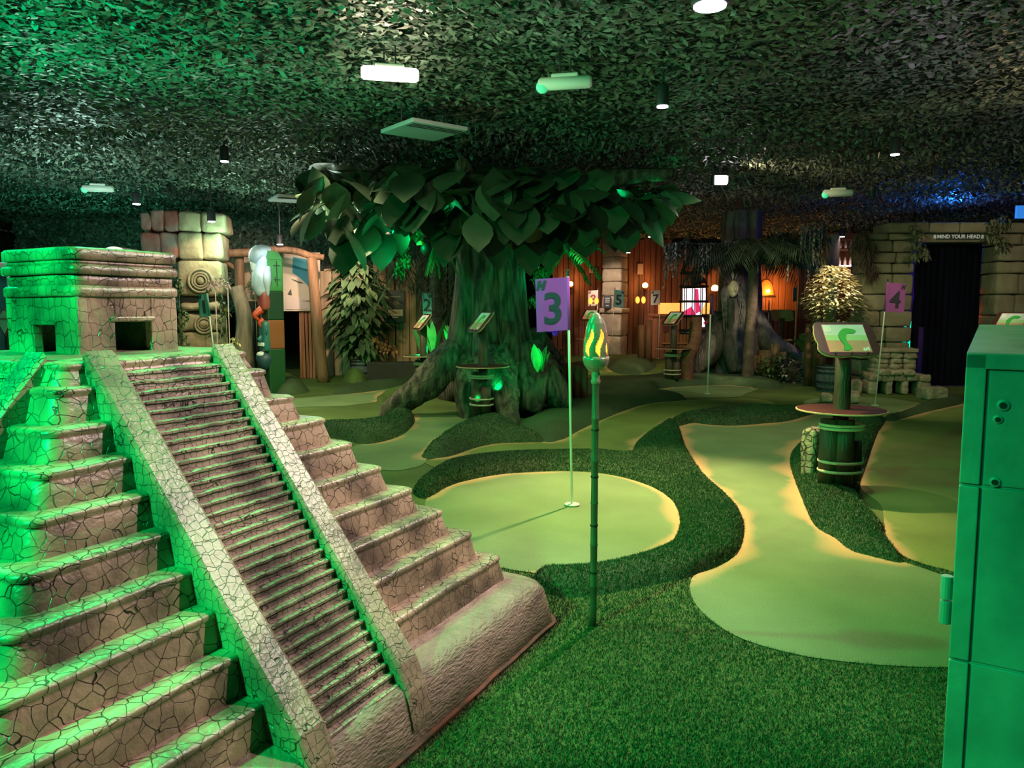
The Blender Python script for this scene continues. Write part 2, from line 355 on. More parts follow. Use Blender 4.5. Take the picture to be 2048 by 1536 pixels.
# ------------------------------------------------------------------ golf course turf
BLADE_SRC = []          # (object, blades per square metre) for the long pile close by
def putting_green(px, label, mat, wear=.09, g=.06, z=.004):
    P = crom(ground(px), 5); mb = patch(P, g, z0=z); q = np.array([(p.x, p.y) for p in mb.v])
    # worn, sandy strip where the carpet meets a berm
    nm = np.array([mnoise.noise(Vector((p[0] * 2.2, p[1] * 2.2, 1))) for p in q]); d = np.full(len(q), 9.0)
    for b in BERM_POLY:
        if abs(b[:, 0].mean() - q[:, 0].mean()) < 8: d = np.minimum(d, dist_poly(q, b))
    wv = np.clip(1 - d / (wear * (1 + 1.3 * nm)).clip(.015), 0, 1)
    o = mb.build('putting_green', mat); tag(o, label, 'putting green')
    o.data.attributes.new('wear', 'FLOAT', 'POINT').data.foreach_set('value', wv); return o
BERM_POLY = []
def berm(px, h, rad, label, g=.06, mat=None, jit=.015, cat='turf berm', blades=0, z0=-.004):
    P = crom(ground(px), 5); BERM_POLY.append(np.array([(p.x, p.y) for p in P]))
    o = patch(P, g, h, rad, z0, jit).build('turf_berm', mat or turf, smooth=True); tag(o, label, cat)
    if blades: BLADE_SRC.append((o, blades))
    return o
# raised berms
ring_b = [(826, 980), (872, 941), (913, 927), (968, 919), (1050, 913), (1132, 912), (1200, 910), (1258, 913), (1275, 886), (1323, 852), (1340, 843), (1356, 852), (1371, 895), (1397, 938), (1425, 970), (1453, 995), (1478, 1023), (1488, 1053), (1481, 1097), (1460, 1121), (1425, 1139), (1386, 1151), (1351, 1161), (1200, 1190), (1115, 1193), (1060, 1170), (1080, 1148), (1130, 1147), (1195, 1140), (1255, 1127), (1305, 1111), (1338, 1093), (1356, 1065), (1359, 1035), (1345, 1003), (1310, 977), (1260, 958), (1200, 946), (1130, 942), (1060, 944), (1000, 949), (940, 960), (900, 972), (852, 998)]
berm(ring_b, .085, .16, 'thick dark green berm wrapping the round green of flag 3', .045, blades=26000)
berm([(1340, 845), (1364, 834), (1425, 825), (1501, 819), (1552, 821), (1592, 822), (1640, 815), (1690, 822), (1628, 829), (1577, 843), (1526, 848), (1475, 852), (1425, 851), (1387, 847), (1356, 853)], .10, .2, 'dark green berm between the olive lane and the long lane', .07, blades=9000)
berm([(845, 909), (875, 884), (913, 862), (954, 850), (982, 843), (1004, 846), (1028, 854), (1058, 873), (1092, 884), (1050, 886), (995, 888), (954, 896), (913, 910), (886, 916), (851, 918)], .2, .5, 'grassy mound under the stand before the tree roots', .08, blades=6000)
berm([(774, 837), (793, 818), (815, 820), (829, 836), (826, 852), (804, 871), (763, 885), (725, 889), (689, 880), (640, 870), (650, 855), (684, 860), (722, 858), (755, 852), (768, 845)], .16, .28, 'curved kerb of turf ending at the tip of the long root', .08, blades=5000)
berm([(1034, 856), (1060, 835), (1100, 812), (1200, 788), (1330, 788), (1374, 799), (1298, 808), (1247, 823), (1196, 844), (1158, 862), (1120, 881), (1085, 884)], .12, .5, 'sloping turf bank along the far side of the olive lane', .12)
berm([(1150, 782), (1183, 764), (1272, 761), (1348, 753), (1450, 752), (1526, 762), (1570, 775), (1516, 778), (1501, 775), (1450, 771), (1399, 772), (1348, 775), (1272, 783), (1200, 786)], .14, .3, 'long dark berm behind the far green', .14)
berm([(1214, 731), (1234, 723), (1282, 721), (1308, 724), (1313, 732), (1298, 743), (1272, 750), (1247, 749), (1222, 742)], .22, .6, 'low kidney-shaped turf mound by flag 5', .2)
berm([(1313, 750), (1335, 738), (1374, 732), (1410, 741), (1394, 749), (1350, 755)], .1, .4, 'small turf mound at the foot of the stand by the cage', .2)
berm([(1125, 733), (1180, 727), (1240, 723), (1310, 722), (1320, 727), (1250, 728), (1170, 736)], .15, .6, 'far turf ridge in front of the stone pillar', .3)
berm([(1130, 723), (1180, 720), (1270, 720), (1290, 722), (1220, 725), (1140, 727)], .2, .6, 'farthest pale turf rise before the plank wall', .3, mat=turf_l)
berm([(663, 787), (701, 775), (776, 764), (842, 753), (848, 762), (776, 778), (703, 788)], .12, .35, 'dark turf kerb behind the blue-green strip', .14)
berm([(753, 797), (767, 786), (809, 775), (848, 768), (840, 785), (792, 797), (759, 805)], .12, .4, 'turf hump beside the long root', .14, mat=turf_l)
berm([(684, 760), (700, 754), (725, 755), (742, 760), (725, 765), (700, 766)], .34, .5, 'round turf hump in front of the plant barrel', .12, mat=turf_l)
berm([(548, 783), (575, 774), (605, 776), (619, 783), (590, 790), (560, 791)], .26, .6, 'round turf hump at the foot of the totem pole', .14)
berm([(1580, 922), (1592, 896), (1630, 872), (1700, 848), (1768, 838), (1752, 873), (1731, 934), (1719, 975), (1728, 1010), (1763, 1048), (1771, 1078), (1808, 1126), (1734, 1112), (1699, 1101), (1668, 1077), (1629, 1052), (1604, 999), (1587, 954)], .09, .2, 'turf berm under the rope-bound stand in front', .05, blades=22000)
berm([(1766, 838), (1801, 829), (1845, 811), (1900, 800), (1932, 800), (1926, 808), (1850, 826), (1775, 846)], .1, .2, 'turf berm along the green of flag 4', .09)

# flat carpet lanes
g3 = [(852, 1000), (900, 973), (940, 961), (1000, 950), (1060, 946), (1130, 944), (1200, 948), (1260, 960), (1310, 978), (1345, 1003), (1359, 1035), (1356, 1065), (1338, 1092), (1305, 1110), (1255, 1126), (1195, 1139), (1130, 1147), (1060, 1146), (980, 1130), (915, 1095), (865, 1045)]
putting_green(g3, 'round pale green around the purple flag numbered 3', green_m, .1, 0.05)
lane = [(1353, 851), (1370, 893), (1397, 936), (1425, 970), (1453, 995), (1478, 1023), (1489, 1054), (1482, 1096), (1460, 1121), (1425, 1139), (1388, 1153), (1380, 1180), (1395, 1215), (1440, 1255), (1500, 1285), (1600, 1312), (1700, 1326), (1800, 1334), (1900, 1336), (1975, 1330), (2010, 1250), (1985, 1190), (1889, 1153), (1805, 1125), (1734, 1111), (1699, 1100), (1668, 1076), (1629, 1051), (1604, 998), (1587, 953), (1580, 921), (1592, 893), (1640, 860), (1690, 835), (1628, 826), (1577, 840), (1526, 846), (1475, 850), (1425, 849), (1387, 846)]
putting_green(lane, 'long pale green lane curving from bottom right past the rope-bound stand', green_m, .15, 0.06)
mid = [(850, 926), (886, 914), (913, 908), (954, 895), (995, 887), (1050, 885), (1120, 881), (1158, 862), (1196, 844), (1247, 823), (1298, 808), (1374, 801), (1425, 798), (1483, 797), (1526, 800), (1549, 807), (1553, 814), (1530, 820), (1425, 826), (1364, 836), (1323, 855), (1285, 888), (1275, 915), (1180, 922), (1050, 922), (968, 928), (900, 940)]
putting_green(mid, 'olive lane running between the round green and the big tree', green_y, .1, 0.07)
lft = [(720, 930), (700, 900), (725, 888), (777, 879), (810, 865), (826, 845), (829, 829), (859, 831), (919, 831), (952, 832), (962, 852), (913, 868), (875, 887), (851, 902), (847, 912), (853, 920), (846, 929), (828, 936), (782, 942)]
putting_green(lft, 'pale green lane left of the stand by the tree roots', green_m, .1, 0.07)
far = [(1250, 789), (1272, 783), (1348, 775), (1399, 772), (1450, 771), (1501, 775), (1518, 778), (1493, 787), (1475, 794), (1412, 796), (1361, 795), (1330, 789)]
putting_green(far, 'far pale green around the white pole before the carved tree', green_m, .1, 0.09)
g4 = [(1607, 806), (1625, 798), (1660, 796), (1719, 794), (1760, 795), (1801, 800), (1845, 809), (1801, 826), (1768, 834), (1700, 832), (1640, 818)]
putting_green(g4, 'pale green around the purple flag numbered 4', green_m, .1, 0.08)
g2 = [(520, 808), (560, 800), (608, 796), (663, 791), (703, 788), (753, 780), (842, 767), (800, 782), (757, 792), (753, 803), (726, 808), (676, 813), (616, 814), (560, 816)]
putting_green(g2, 'pale blue-green strip left of the long tree root', green_m, .1, 0.09)
sh = [(1771, 842), (1850, 824), (1926, 808), (1990, 860), (1990, 1000), (1960, 1140), (1890, 1140), (1805, 1112), (1772, 1070), (1762, 1012), (1722, 976), (1733, 934), (1753, 874)]
putting_green(sh, 'dark shadowed olive lane right of the rope-bound stand', green_y, .1, 0.07)
g5 = [(1120, 744), (1160, 735), (1215, 724), (1250, 720), (1225, 733), (1225, 744), (1180, 750)]
putting_green(g5, 'small far green at the foot of flag 5', green_y, .1, 0.09)
# ------------------------------------------------------------------ pyramid
ST_T = M_stone('pyramid_tier_stone', 23, .95, (.46, .335, .22), (.12, .085, .062), .03, .34)
ST_B = M_stone('pyramid_block_stone', 28, .5, (.46, .34, .225), (.13, .095, .068), .03, .34, sx=(1, 1, .8))
ST_R = M_stone('pyramid_ramp_stone', 36, .5, (.45, .34, .235), (.18, .13, .10), .034, .34)
ST_S = M_stone('pyramid_step_stone', 40, .4, (.50, .385, .29), (.15, .11, .088), .045, .3)
ST_P = M('pyramid_plinth', (.19, .135, .095), (.36, .27, .19), 7, .5, .7, 40, spec=.6, stretch=(1, 1, 3.2), detail=8)
py = thing('pyramid_model', 'large brown model of a stepped stone temple pyramid at left', 'model pyramid', (-1.5294, 2.7725, 0), 1.10362 )
# local axes: x runs along the stair front, -y points out of the stair front
TIER = [(1.127, .2, .327), (1.036, .327, .444), (.948, .444, .551), (.857, .551, .653), (.769, .653, .754), (.687, .754, .859), (.614, .859, .961), (.530, .961, 1.056), (.458, 1.056, 1.161), (.408, 1.161, 1.232)]
def sq_ring(rx0, rx1, ry, z, cr=.05, nside=22, jit=.004, seed=0):
    out = []
    cs = [(rx1 - cr, -ry + cr, -90), (rx1 - cr, ry - cr, 0), (rx0 + cr, ry - cr, 90), (rx0 + cr, -ry + cr, 180)]
    for i, (cx, cy, a0) in enumerate(cs):
        for k in range(6):
            q = R(a0 + 90 * k / 5); out.append(Vector((cx + cr * math.cos(q), cy + cr * math.sin(q), z)))
        e = out[-1]; nx, ny, na = cs[(i + 1) % 4]; q = R(na); b = Vector((nx + cr * math.cos(q), ny + cr * math.sin(q), z))
        for k in range(1, nside): out.append(e.lerp(b, k / nside))
    for p in out:
        v = mnoise.noise_vector(Vector((p.x * 6, p.y * 6, z * 9 + seed))); p += Vector((v.x * jit, v.y * jit, v.z * jit * .8))
    return out
def loft(rings, cap=True, capb=False):
    mb = MB(); n = len(rings[0]); v = [p for r in rings for p in r]; f = []
    for i in range(len(rings) - 1):
        for k in range(n): k2 = (k + 1) % n; f.append((i * n + k, i * n + k2, (i + 1) * n + k2, (i + 1) * n + k))
    if cap: f.append(tuple((len(rings) - 1) * n + k for k in range(n)))
    if capb: f.append(tuple(range(n - 1, -1, -1)))
    return mb.add(v, f)
LS = .03
for i, (rr, z0, z1) in enumerate(TIER):
    rt = rr - .022
    prof = [(rr, z0 - .03), (rr, z0 + .004), (rt + .004, z1 - .03), (rt + .001, z1 - .024), (rt + .007, z1 - .018), (rt + .006, z1 - .006), (rt - .006, z1), (rt - .06, z1 + .004)]
    loft([sq_ring(-(a - LS), a, a, z, .045 if a > .3 else .04, seed=i) for a, z in prof]).build('tier', ST_T if i % 2 else ST_T, py, smooth=True)
pl = [(1.292, 0), (1.30, .02), (1.285, .09), (1.272, .15), (1.256, .185), (1.235, .2), (1.19, .21), (1.10, .226)]
loft([sq_ring(-a, a, a, z, .11, 30, .012, 9) for a, z in pl]).build('plinth', ST_P, py, smooth=True)['label'] = 'smooth weathered plinth without blocks'
loft([sq_ring(-q, q, q, z, .115, 30, .008, 9) for q, z in ((1.29, 0), (1.312, .002), (1.314, .016), (1.29, .02))]).build('base_trim', M('trim_rust', (.03, .05, .018), (.20, .075, .035), 14, .8), py)['label'] = 'thin rust-red trim at the foot'
# stairs and balustrades (front, then the left face)
def lin(a, b, t): return a + (b - a) * t
def ramp_side(u0t, u1t, u0b, u1b, holder, mat4):
    mb = MB(); n = 40; secs = []
    for i in range(n + 1):
        t = i / n; wv = lin(.385, 1.30, t); z = lin(1.262, .175, t)
        if t > .93: wv = 1.262 + (t - .93) * .42; z = .205 - (t - .93) * 1.5 - ((t - .93) * 6) ** 2 * .1
        z += .004 * mnoise.noise(Vector((t * 14, u0t * 9, 0))); a = lin(u0t, u0b, t); b = lin(u1t, u1b, t); r = .012
        secs.append([mat4 @ Vector(p) for p in ((a - .004, -wv, z - .34), (a, -wv, z - r), (a + r, -wv, z), (b - r, -wv, z), (b, -wv, z - r), (b + .004, -wv, z - .34))])
    v = [p for s in secs for p in s]; f = []
    for i in range(n):
        for k in range(5): f.append((i * 6 + k, i * 6 + k + 1, (i + 1) * 6 + k + 1, (i + 1) * 6 + k))
    f += [tuple(range(5, -1, -1)), tuple(n * 6 + k for k in range(6))]
    mb.add(v, f); return mb.build('balustrade', ST_R, holder)
def stairs(holder, mat4):
    n = 34; prof = []
    for i in range(n + 1):
        t = i / n; wv = lin(1.272, .44, t); z = lin(.205, 1.222, t)
        if i < n:
            z1 = lin(.205, 1.222, (i + 1) / n); d = .7 * (1.272 - .44) / n
            prof += [(wv + .000, z), (wv - .004, z1 - .012), (wv + .003, z1 - .009), (wv + .002, z1 - .002), (wv - .004, z1)]
    prof += [(.38, 1.235)]
    nu = 26; mb = MB(); vs = []
    for j in range(nu + 1):
        s = j / nu
        for i, (wv, z) in enumerate(prof):
            t = (1.272 - wv) / .84; a = lin(-.225, -.172, t); b = lin(.13, .228, t); a = -.235; b = lin(.15, .222, t); x = lin(a, b, s)
            e = mnoise.noise(Vector((x * 11, i // 5 * 3.3, 0)))
            vs.append(mat4 @ Vector((x, -(wv - .034 + e * .004), z - .03 + e * .0035 + .003 * mnoise.noise(Vector((x * 23, i // 5, 5))))))
    m = len(prof); fs = [(j * m + i, (j + 1) * m + i, (j + 1) * m + i + 1, j * m + i + 1) for j in range(nu) for i in range(m - 1)]
    mb.add(vs, fs)
    st = mb.build('staircase', ST_S, holder); st['label'] = 'steep flight of narrow steps'
I4 = Matrix()
stairs(py, I4)
ramp_side(-.282, -.172, -.315, -.205, py, I4); ramp_side(.212, .322, .14, .25, py, I4)
ML = Matrix.Rotation(R(-90), 4, 'Z') @ Matrix.Translation((0, LS, 0))
stairs(py, ML); ramp_side(-.322, -.212, -.322, -.212, py, ML); ramp_side(.212, .322, .212, .322, py, ML)
# shrine on top, with a doorway in each visible face
sh_ = thing('shrine', None, None); sh_.parent = py; sh_.location = (.035, .005, 1.232)
a = .195
def wall_with_door(w0, w1, dw0, dw1, dh, hh, mat4, th=.035):
    mb = MB(); n = 12
    for x0, x1, z0, z1 in ((w0, dw0, 0, hh), (dw1, w1, 0, hh), (dw0, dw1, dh, hh)):
        m = mat4 @ Matrix.Translation(((x0 + x1) / 2, th / 2, (z0 + z1) / 2)); mb.rbox(None, (x1 - x0 + .002, th, z1 - z0 + .002), .004, mat=m, cuts=2, jit=.003)
    return mb
wl = MB()
for k in range(4):
    m = Matrix.Rotation(R(90 * k), 4, 'Z') @ Matrix.Translation((0, -a, 0))
    d = (-.06, .085, .115) if k == 0 else (-.047, .07, .105)
    q = wall_with_door(-a, a, d[0], d[1], d[2], .2, m) if k in (0, 3) else MB().rbox(None, (2 * a, .035, .2), .004, mat=m @ Matrix.Translation((0, .0175, .1)), cuts=2, jit=.003); wl.add(q.v, q.f)
wl.build('wall', ST_B, sh_)
for k, d in ((0, (-.06, .085, .115)), (3, (-.047, .07, .105))):
    m = Matrix.Rotation(R(90 * k), 4, 'Z') @ Matrix.Translation((0, -a, 0))
    fr = MB().rbox(None, (d[1] - d[0] + .03, .012, .018), .005, mat=m @ Matrix.Translation(((d[0] + d[1]) / 2, .0, d[2] + .009)))
    fr.build('door_lintel', ST_B, sh_)
for z0, z1, o in ((.2, .238, .013), (.236, .276, .001), (.274, .308, .015), (.306, .324, .004), (.322, .364, .012)):
    cr = .02; ring = [(a + o - .006, z0), (a + o, z0 + .006), (a + o, z1 - .008), (a + o - .008, z1)]
    loft([sq_ring(-q, q, q, z, .03, 16, .003, 30) for q, z in ring], True, True).build('cornice', ST_B, sh_, smooth=True)
loft([sq_ring(-q, q, q, z, .04, 16, .003, 30) for q, z in ((.362, -.02), (.358, .002), (.335, .008), (.2, .010))]).build('platform', ST_P, sh_, smooth=True)

# ------------------------------------------------------------------ green box at right
bx = at(1934, 705, 1.9); rot = math.atan2(-.39, .6)
mbx = M('green_box_paint', (.15, .21, .19), (.30, .37, .34), 5, .45, .12, 30, detail=9)
gb = thing('equipment_box', 'tall painted box with bolted front panel at the right edge', 'box', (bx.x, bx.y, 0), rot)
Wb, Db, Hb = .85, .72, bx.z
pr = MB(); m = Matrix()
pts = [(0, 0), (Db, 0), (Db, Hb + .055), (0, Hb)]
v = [Vector((0, y, z)) for y, z in pts] + [Vector((Wb, y, z)) for y, z in pts]
pr.add(v, [(0, 1, 2, 3), (7, 6, 5, 4), (0, 4, 5, 1), (1, 5, 6, 2), (2, 6, 7, 3), (3, 7, 4, 0)]); pr.build('body', mbx, gb)
fp = MB(); z = .04
for zz0, zz1 in ((.06, .50), (.506, .955), (.961, Hb - .045)):
    fp.rbox(((.05 + Wb) / 2, -.0, (zz0 + zz1) / 2), (Wb - .05, .012, zz1 - zz0), .003)
fp.build('front_panel', mbx, gb)
fm = MB()
for zz0, zz1 in ((.0, .50), (.506, .955), (.961, Hb - .002)): fm.rbox((.022, -.004, (zz0 + zz1) / 2), (.044, .014, zz1 - zz0), .003)
fm.rbox((Wb / 2, -.004, Hb - .02), (Wb, .014, .038), .003); fm.build('frame', mbx, gb)
dk = M('dark_hole', (.01, .015, .012), rough=.8)
for x_, z_, r_ in ((.082, Hb - .125, .008), (.073, Hb - .16, .006), (.075, Hb - .315, .007)):
    b_ = MB().lathe([(r_ * 1.8, 0), (r_ * 1.8, .004), (r_ * .9, .006)], seg=14)
    b_.v = [Vector((x_ + p.x, -.006 - p.z, z_ + p.y)) for p in b_.v]; bo = b_.build('bolt_washer', mbx, gb)
    h_ = MB().lathe([(r_, 0), (r_, .0075)], seg=12); h_.v = [Vector((x_ + p.x, -.006 - p.z, z_ + p.y)) for p in h_.v]; h_.build('hole', dk, bo)
hg = MB()
for z0 in (.62, .685): hg.lathe([(.013, z0 - .03), (.014, z0 - .029), (.014, z0 + .029), (.013, z0 + .03)], c=(-.014, .0, 0), seg=14)
hg.build('hinge', mbx, gb)

# ------------------------------------------------------------------ torch and flags
def at_ground(px, py): p = G(px, py); return Vector((p.x, p.y, 0))
tp = at_ground(1186, 1252)
t = thing('garden_torch', 'bamboo garden torch with a glowing flame-cut head, nearest the camera', 'torch', tp)
mbam = M('dark_bamboo', (.05, .075, .045), (.09, .12, .07), 9, .3, .1, spec=.6); mhead = M('torch_shell', (.20, .17, .12), (.26, .22, .16), 8, .25, spec=.7, coat=.4)
pr = [];
for k in range(6):
    z = k * .185; pr += [(.0155, z + .004), (.0148, z + .09), (.0155, z + .178), (.0172, z + .181), (.0172, z + .184)]
MB().lathe(pr + [(.0155, 1.115)], seg=16).build('pole', mbam, t, smooth=True)
for z in (.24, .45, .665, .87): MB().lathe([(.0168, z), (.0175, z + .004), (.0168, z + .008)], seg=14, cap=False).build('bamboo_joint', M('black_band', (.012, .016, .012), rough=.4), t)
MB().lathe([(.0155, 1.07), (.02, 1.075), (.021, 1.085), (.017, 1.095), (.019, 1.11), (.0165, 1.12), (.016, 1.135), (.03, 1.14)], seg=20).build('collar', mhead, t, smooth=True)
cupp = [(.012, 1.122), (.034, 1.132), (.05, 1.152), (.0565, 1.175), (.056, 1.19), (.052, 1.186)]
MB().lathe(cupp, seg=32).build('cup', mhead, t, smooth=True)
# shell with wavy flame openings
hp = lambda v: np.interp(v, [0, .15, .35, .55, .75, .88, .96, 1], [.052, .0545, .053, .0475, .038, .026, .0145, .0])
vs = []; fs = []; NU, NV = 84, 40
for j in range(NV + 1):
    v = j / NV
    for i in range(NU): q = 2 * math.pi * i / NU; r = hp(v); vs.append(Vector((math.cos(q) * r, math.sin(q) * r, 1.186 + v * .19)))
for j in range(NV):
    for i in range(NU):
        v = (j + .5) / NV; q = (i + .5) / NU * 7 + .22 * math.sin(v * 9); ph = (q % 1) - .5
        w_ = .25 * math.sin(math.pi * min(1, max(0, (v - .03) / .6))) ** .6 if .03 < v < .63 else 0
        if abs(ph) > w_: fs.append((j * NU + i, j * NU + (i + 1) % NU, (j + 1) * NU + (i + 1) % NU, (j + 1) * NU + i))
MB().add(vs, fs).build('flame_cut_shell', mhead, t, smooth=True)
MB().lathe([(.02, 1.18), (.047, 1.19), (.049, 1.215), (.044, 1.26), (.035, 1.31), (.01, 1.33)], seg=24).build('flame_diffuser', M('flame_glow', (.9, .35, .04), emit=(1.0, .34, .03), estr=2.2), t, smooth=True)['label'] = 'glowing orange inner glass'
MB().lathe([(.004, 1.2), (.018, 1.22), (.02, 1.25), (.012, 1.29), (.002, 1.315)], seg=14).build('flame', M('flame_core', (1, .8, .2), emit=(1.0, .75, .12), estr=9), t, smooth=True)
mpole = M('white_pole', (.75, .78, .74), rough=.35, spec=.5); mcap = M('black_cap', (.03, .03, .035), rough=.4); mtx = M('flag_ink', (.03, .045, .09), rough=.8)
mpurp = M('flag_purple', (.50, .05, .56), (.54, .06, .60), 4, .8); mteal = M('flag_teal', (.13, .30, .34), (.15, .33, .37), 4, .8); mwht = M('flag_white', (.55, .56, .55), (.6, .6, .6), 4, .8)
mdkp = M('flag_dark', (.11, .10, .14), rough=.8); mred_ink = M('flag_red_ink', (.35, .05, .05), rough=.8); mblk = M('flag_black_ink', (.03, .025, .05), rough=.8)
mgrn = M('hole_cup', (.5, .55, .5), rough=.5)
def flag(num, base, H, fw, fh, side, fmat, ink, label, lean=0, yaw=0, cup=True, r=.0085, wave=.008):
    t = thing('golf_flag', label, 'flag', base, yaw, None)
    tip = Vector((math.tan(lean) * H, 0, H))
    mb = MB().tube([(0, 0, 0), tip * .5, tip], r, 12); po = mb.build('pole', mpole, t, smooth=True)
    MB().lathe([(r * 1.25, -.005), (r * 1.25, .035), (r * .6, .045)], c=tip - Vector((0, 0, .02)), seg=12).build('pole_cap', mcap, t)
    if cup: MB().lathe([(.05, .006), (.054, .012), (.052, .016), (.03, .016), (.012, .02)], seg=24).build('hole_cup', mgrn, t)
    def pos(x, z, o=0):       # x from the pole outward, z up from the flag's lower edge
        k = x / fw; y = wave * math.sin(k * 5.2 + z * 4) * k * 1.4 - r * 1.15 - o + .012 * k
        zz = z - .014 * k * fh / .33; b = tip * ((H - fh - .03 + z) / H)
        return Vector((b.x + side * (x - r), y, H - fh - .03 + zz))
    vs = []; fs = []; NX, NZ = 16, 14
    for o in (0, -.002):
        for j in range(NZ + 1):
            for i in range(NX + 1): vs.append(pos(fw * i / NX, fh * j / NZ, o))
    n = (NX + 1) * (NZ + 1)
    for j in range(NZ):
        for i in range(NX):
            a_ = j * (NX + 1) + i; q = (a_, a_ + 1, a_ + NX + 2, a_ + NX + 1); fs.append(q); fs.append(tuple(k + n for k in q[::-1]))
    c = MB().add(vs, fs).build('cloth', fmat, t, smooth=True)
    sl = MB().tube([tip * ((H - fh - .03) / H), tip * ((H - .03) / H)], r * 1.5, 12).build('sleeve', fmat, t, smooth=True)
    if num:
        s_ = fh * .82; mid = fw * .5
        fn = lambda p: pos(mid + side * p.x, fh * .40 + p.y, .003 + p.z)
        mb = MB(); put_text(mb, num, s_, fn, off=.02 * s_); mb.build('numeral', ink, c)
        mb = MB(); fn2 = lambda p: pos((fw * .86 if side < 0 else fw * .84) + side * p.x, fh * .87 + p.y, .003 + p.z)
        put_text(mb, 'H', fh * .2, fn2, off=.018 * fh, shear=.25); mb.build('logo', ink, c)
    return t
b = at_ground(1144, 1012)
flag('3', b, 1.63, .232, .36, -1, mpurp, mtx, 'white pole in the round green carrying a purple flag numbered 3', R(-1.5), .12)
b = at_ground(1750, 812)
flag('4', b, 1.76, .29, .40, 1, M('flag_magenta', (.30, .07, .30), (.34, .08, .34), 4, .8), mblk, 'white pole with a purple flag numbered 4 before the stone gateway', R(3.2), .1)
p = at(438, 700, 9.5); b = Vector((p.x, 9.5, 0))
flag('1', b, at(420, 583, 9.5).z, .12, .27, -1, mteal, mblk, 'blue-green flag numbered 1 before the carved stone column', R(-4.2), .2)
p = at(848, 700, 12.6)
flag('2', Vector((p.x, 12.6, 0)), at(848, 582, 12.6).z, .14, .34, 1, mteal, mblk, 'blue-green flag numbered 2 behind the far left score stand', 0, .0)
b = at_ground(1221, 726)
flag('5', b, at(1240, 577, b.y).z, .24, .42, -1 if False else 1, mteal, mblk, 'blue-green flag numbered 5 in front of the stone pillar', R(2.6), .0)
b = at(1317, 704, 20.5)
flag('7', Vector((b.x, 20.5, 0)), at(1318, 578, 20.5).z, .24, .38, -1, mwht, mblk, 'white flag numbered 7 beside the wall lamp', R(.2), 0)
b = at(1193, 690, 20.3)
flag('8', Vector((b.x, 20.3, 0)), at(1198, 578, 20.3).z, .26, .4, -1, mwht, mred_ink, 'white flag numbered 8 behind the twin orange lamps', R(.5), 0)
b = at_ground(1415, 789)
flag(None, b, at(1422, 590, b.y).z, .12, .27, 1, M('flag_violet', (.10, .05, .13), rough=.8), mblk, 'thin white pole on the far green with a dark violet flag', R(1.6), .9, r=.011)
b = at(1536, 665, 16.2)
flag(None, Vector((b.x, 16.2, 0)), at(1537, 603, 16.2).z, .05, .2, -1, mdkp, mblk, 'slim pole with a small dark flag right of the palm trunk', 0, 1.4, cup=False)
b = at(1590, 672, 16.5)
flag(None, Vector((b.x, 16.5, 0)), at(1590, 572, 16.5).z, .13, .29, -1, M('flag_grey', (.14, .2, .19), rough=.8), mblk, 'grey-green flag left of the big banana leaves', 0, .6, cup=False)
b = at(497, 655, 15.2)
flag(None, Vector((b.x, 15.2, 0)), at(494, 574, 15.2).z, .08, .26, -1, mdkp, mblk, 'narrow dark grey flag left of the totem pole', R(-.8), .2, cup=False)

# ------------------------------------------------------------------ score stands
mlog = M('stand_log', (.035, .02, .012), (.085, .048, .03), 6, .55, .5, 22, stretch=(3, 3, .5)); mtray = M('tray_top', (.045, .011, .01), (.06, .016, .014), 5, .7, spec=.2); mply = M('ply_edge', (.45, .30, .17), (.52, .36, .2), 20, .7)
mrope = M('rope', (.50, .42, .30), (.62, .54, .4), 40, .9, .6, 120); mbrd = M('board_dark', (.045, .014, .012), (.06, .02, .016), 6, .35)
msky = M('print_sky', (.62, .68, .70), (.72, .75, .74), 14, .6); mpink = M('print_ground', (.62, .30, .20), (.68, .36, .24), 8, .6); mgr1 = M('print_grass', (.40, .62, .30), (.48, .7, .36), 9, .6)
mgr2 = M('print_hole', (.03, .42, .06), rough=.6); mgr3 = M('print_hole_shade', (.02, .16, .05), rough=.6); mwhite = M('print_white', (.85, .82, .84), rough=.6); mrim = M('print_rim', (.6, .1, .2), rough=.6); mbolt = M('steel_bolt', (.1, .1, .1), rough=.4, metal=.6)
mplate = M('white_plate', (.6, .65, .6), rough=.4)
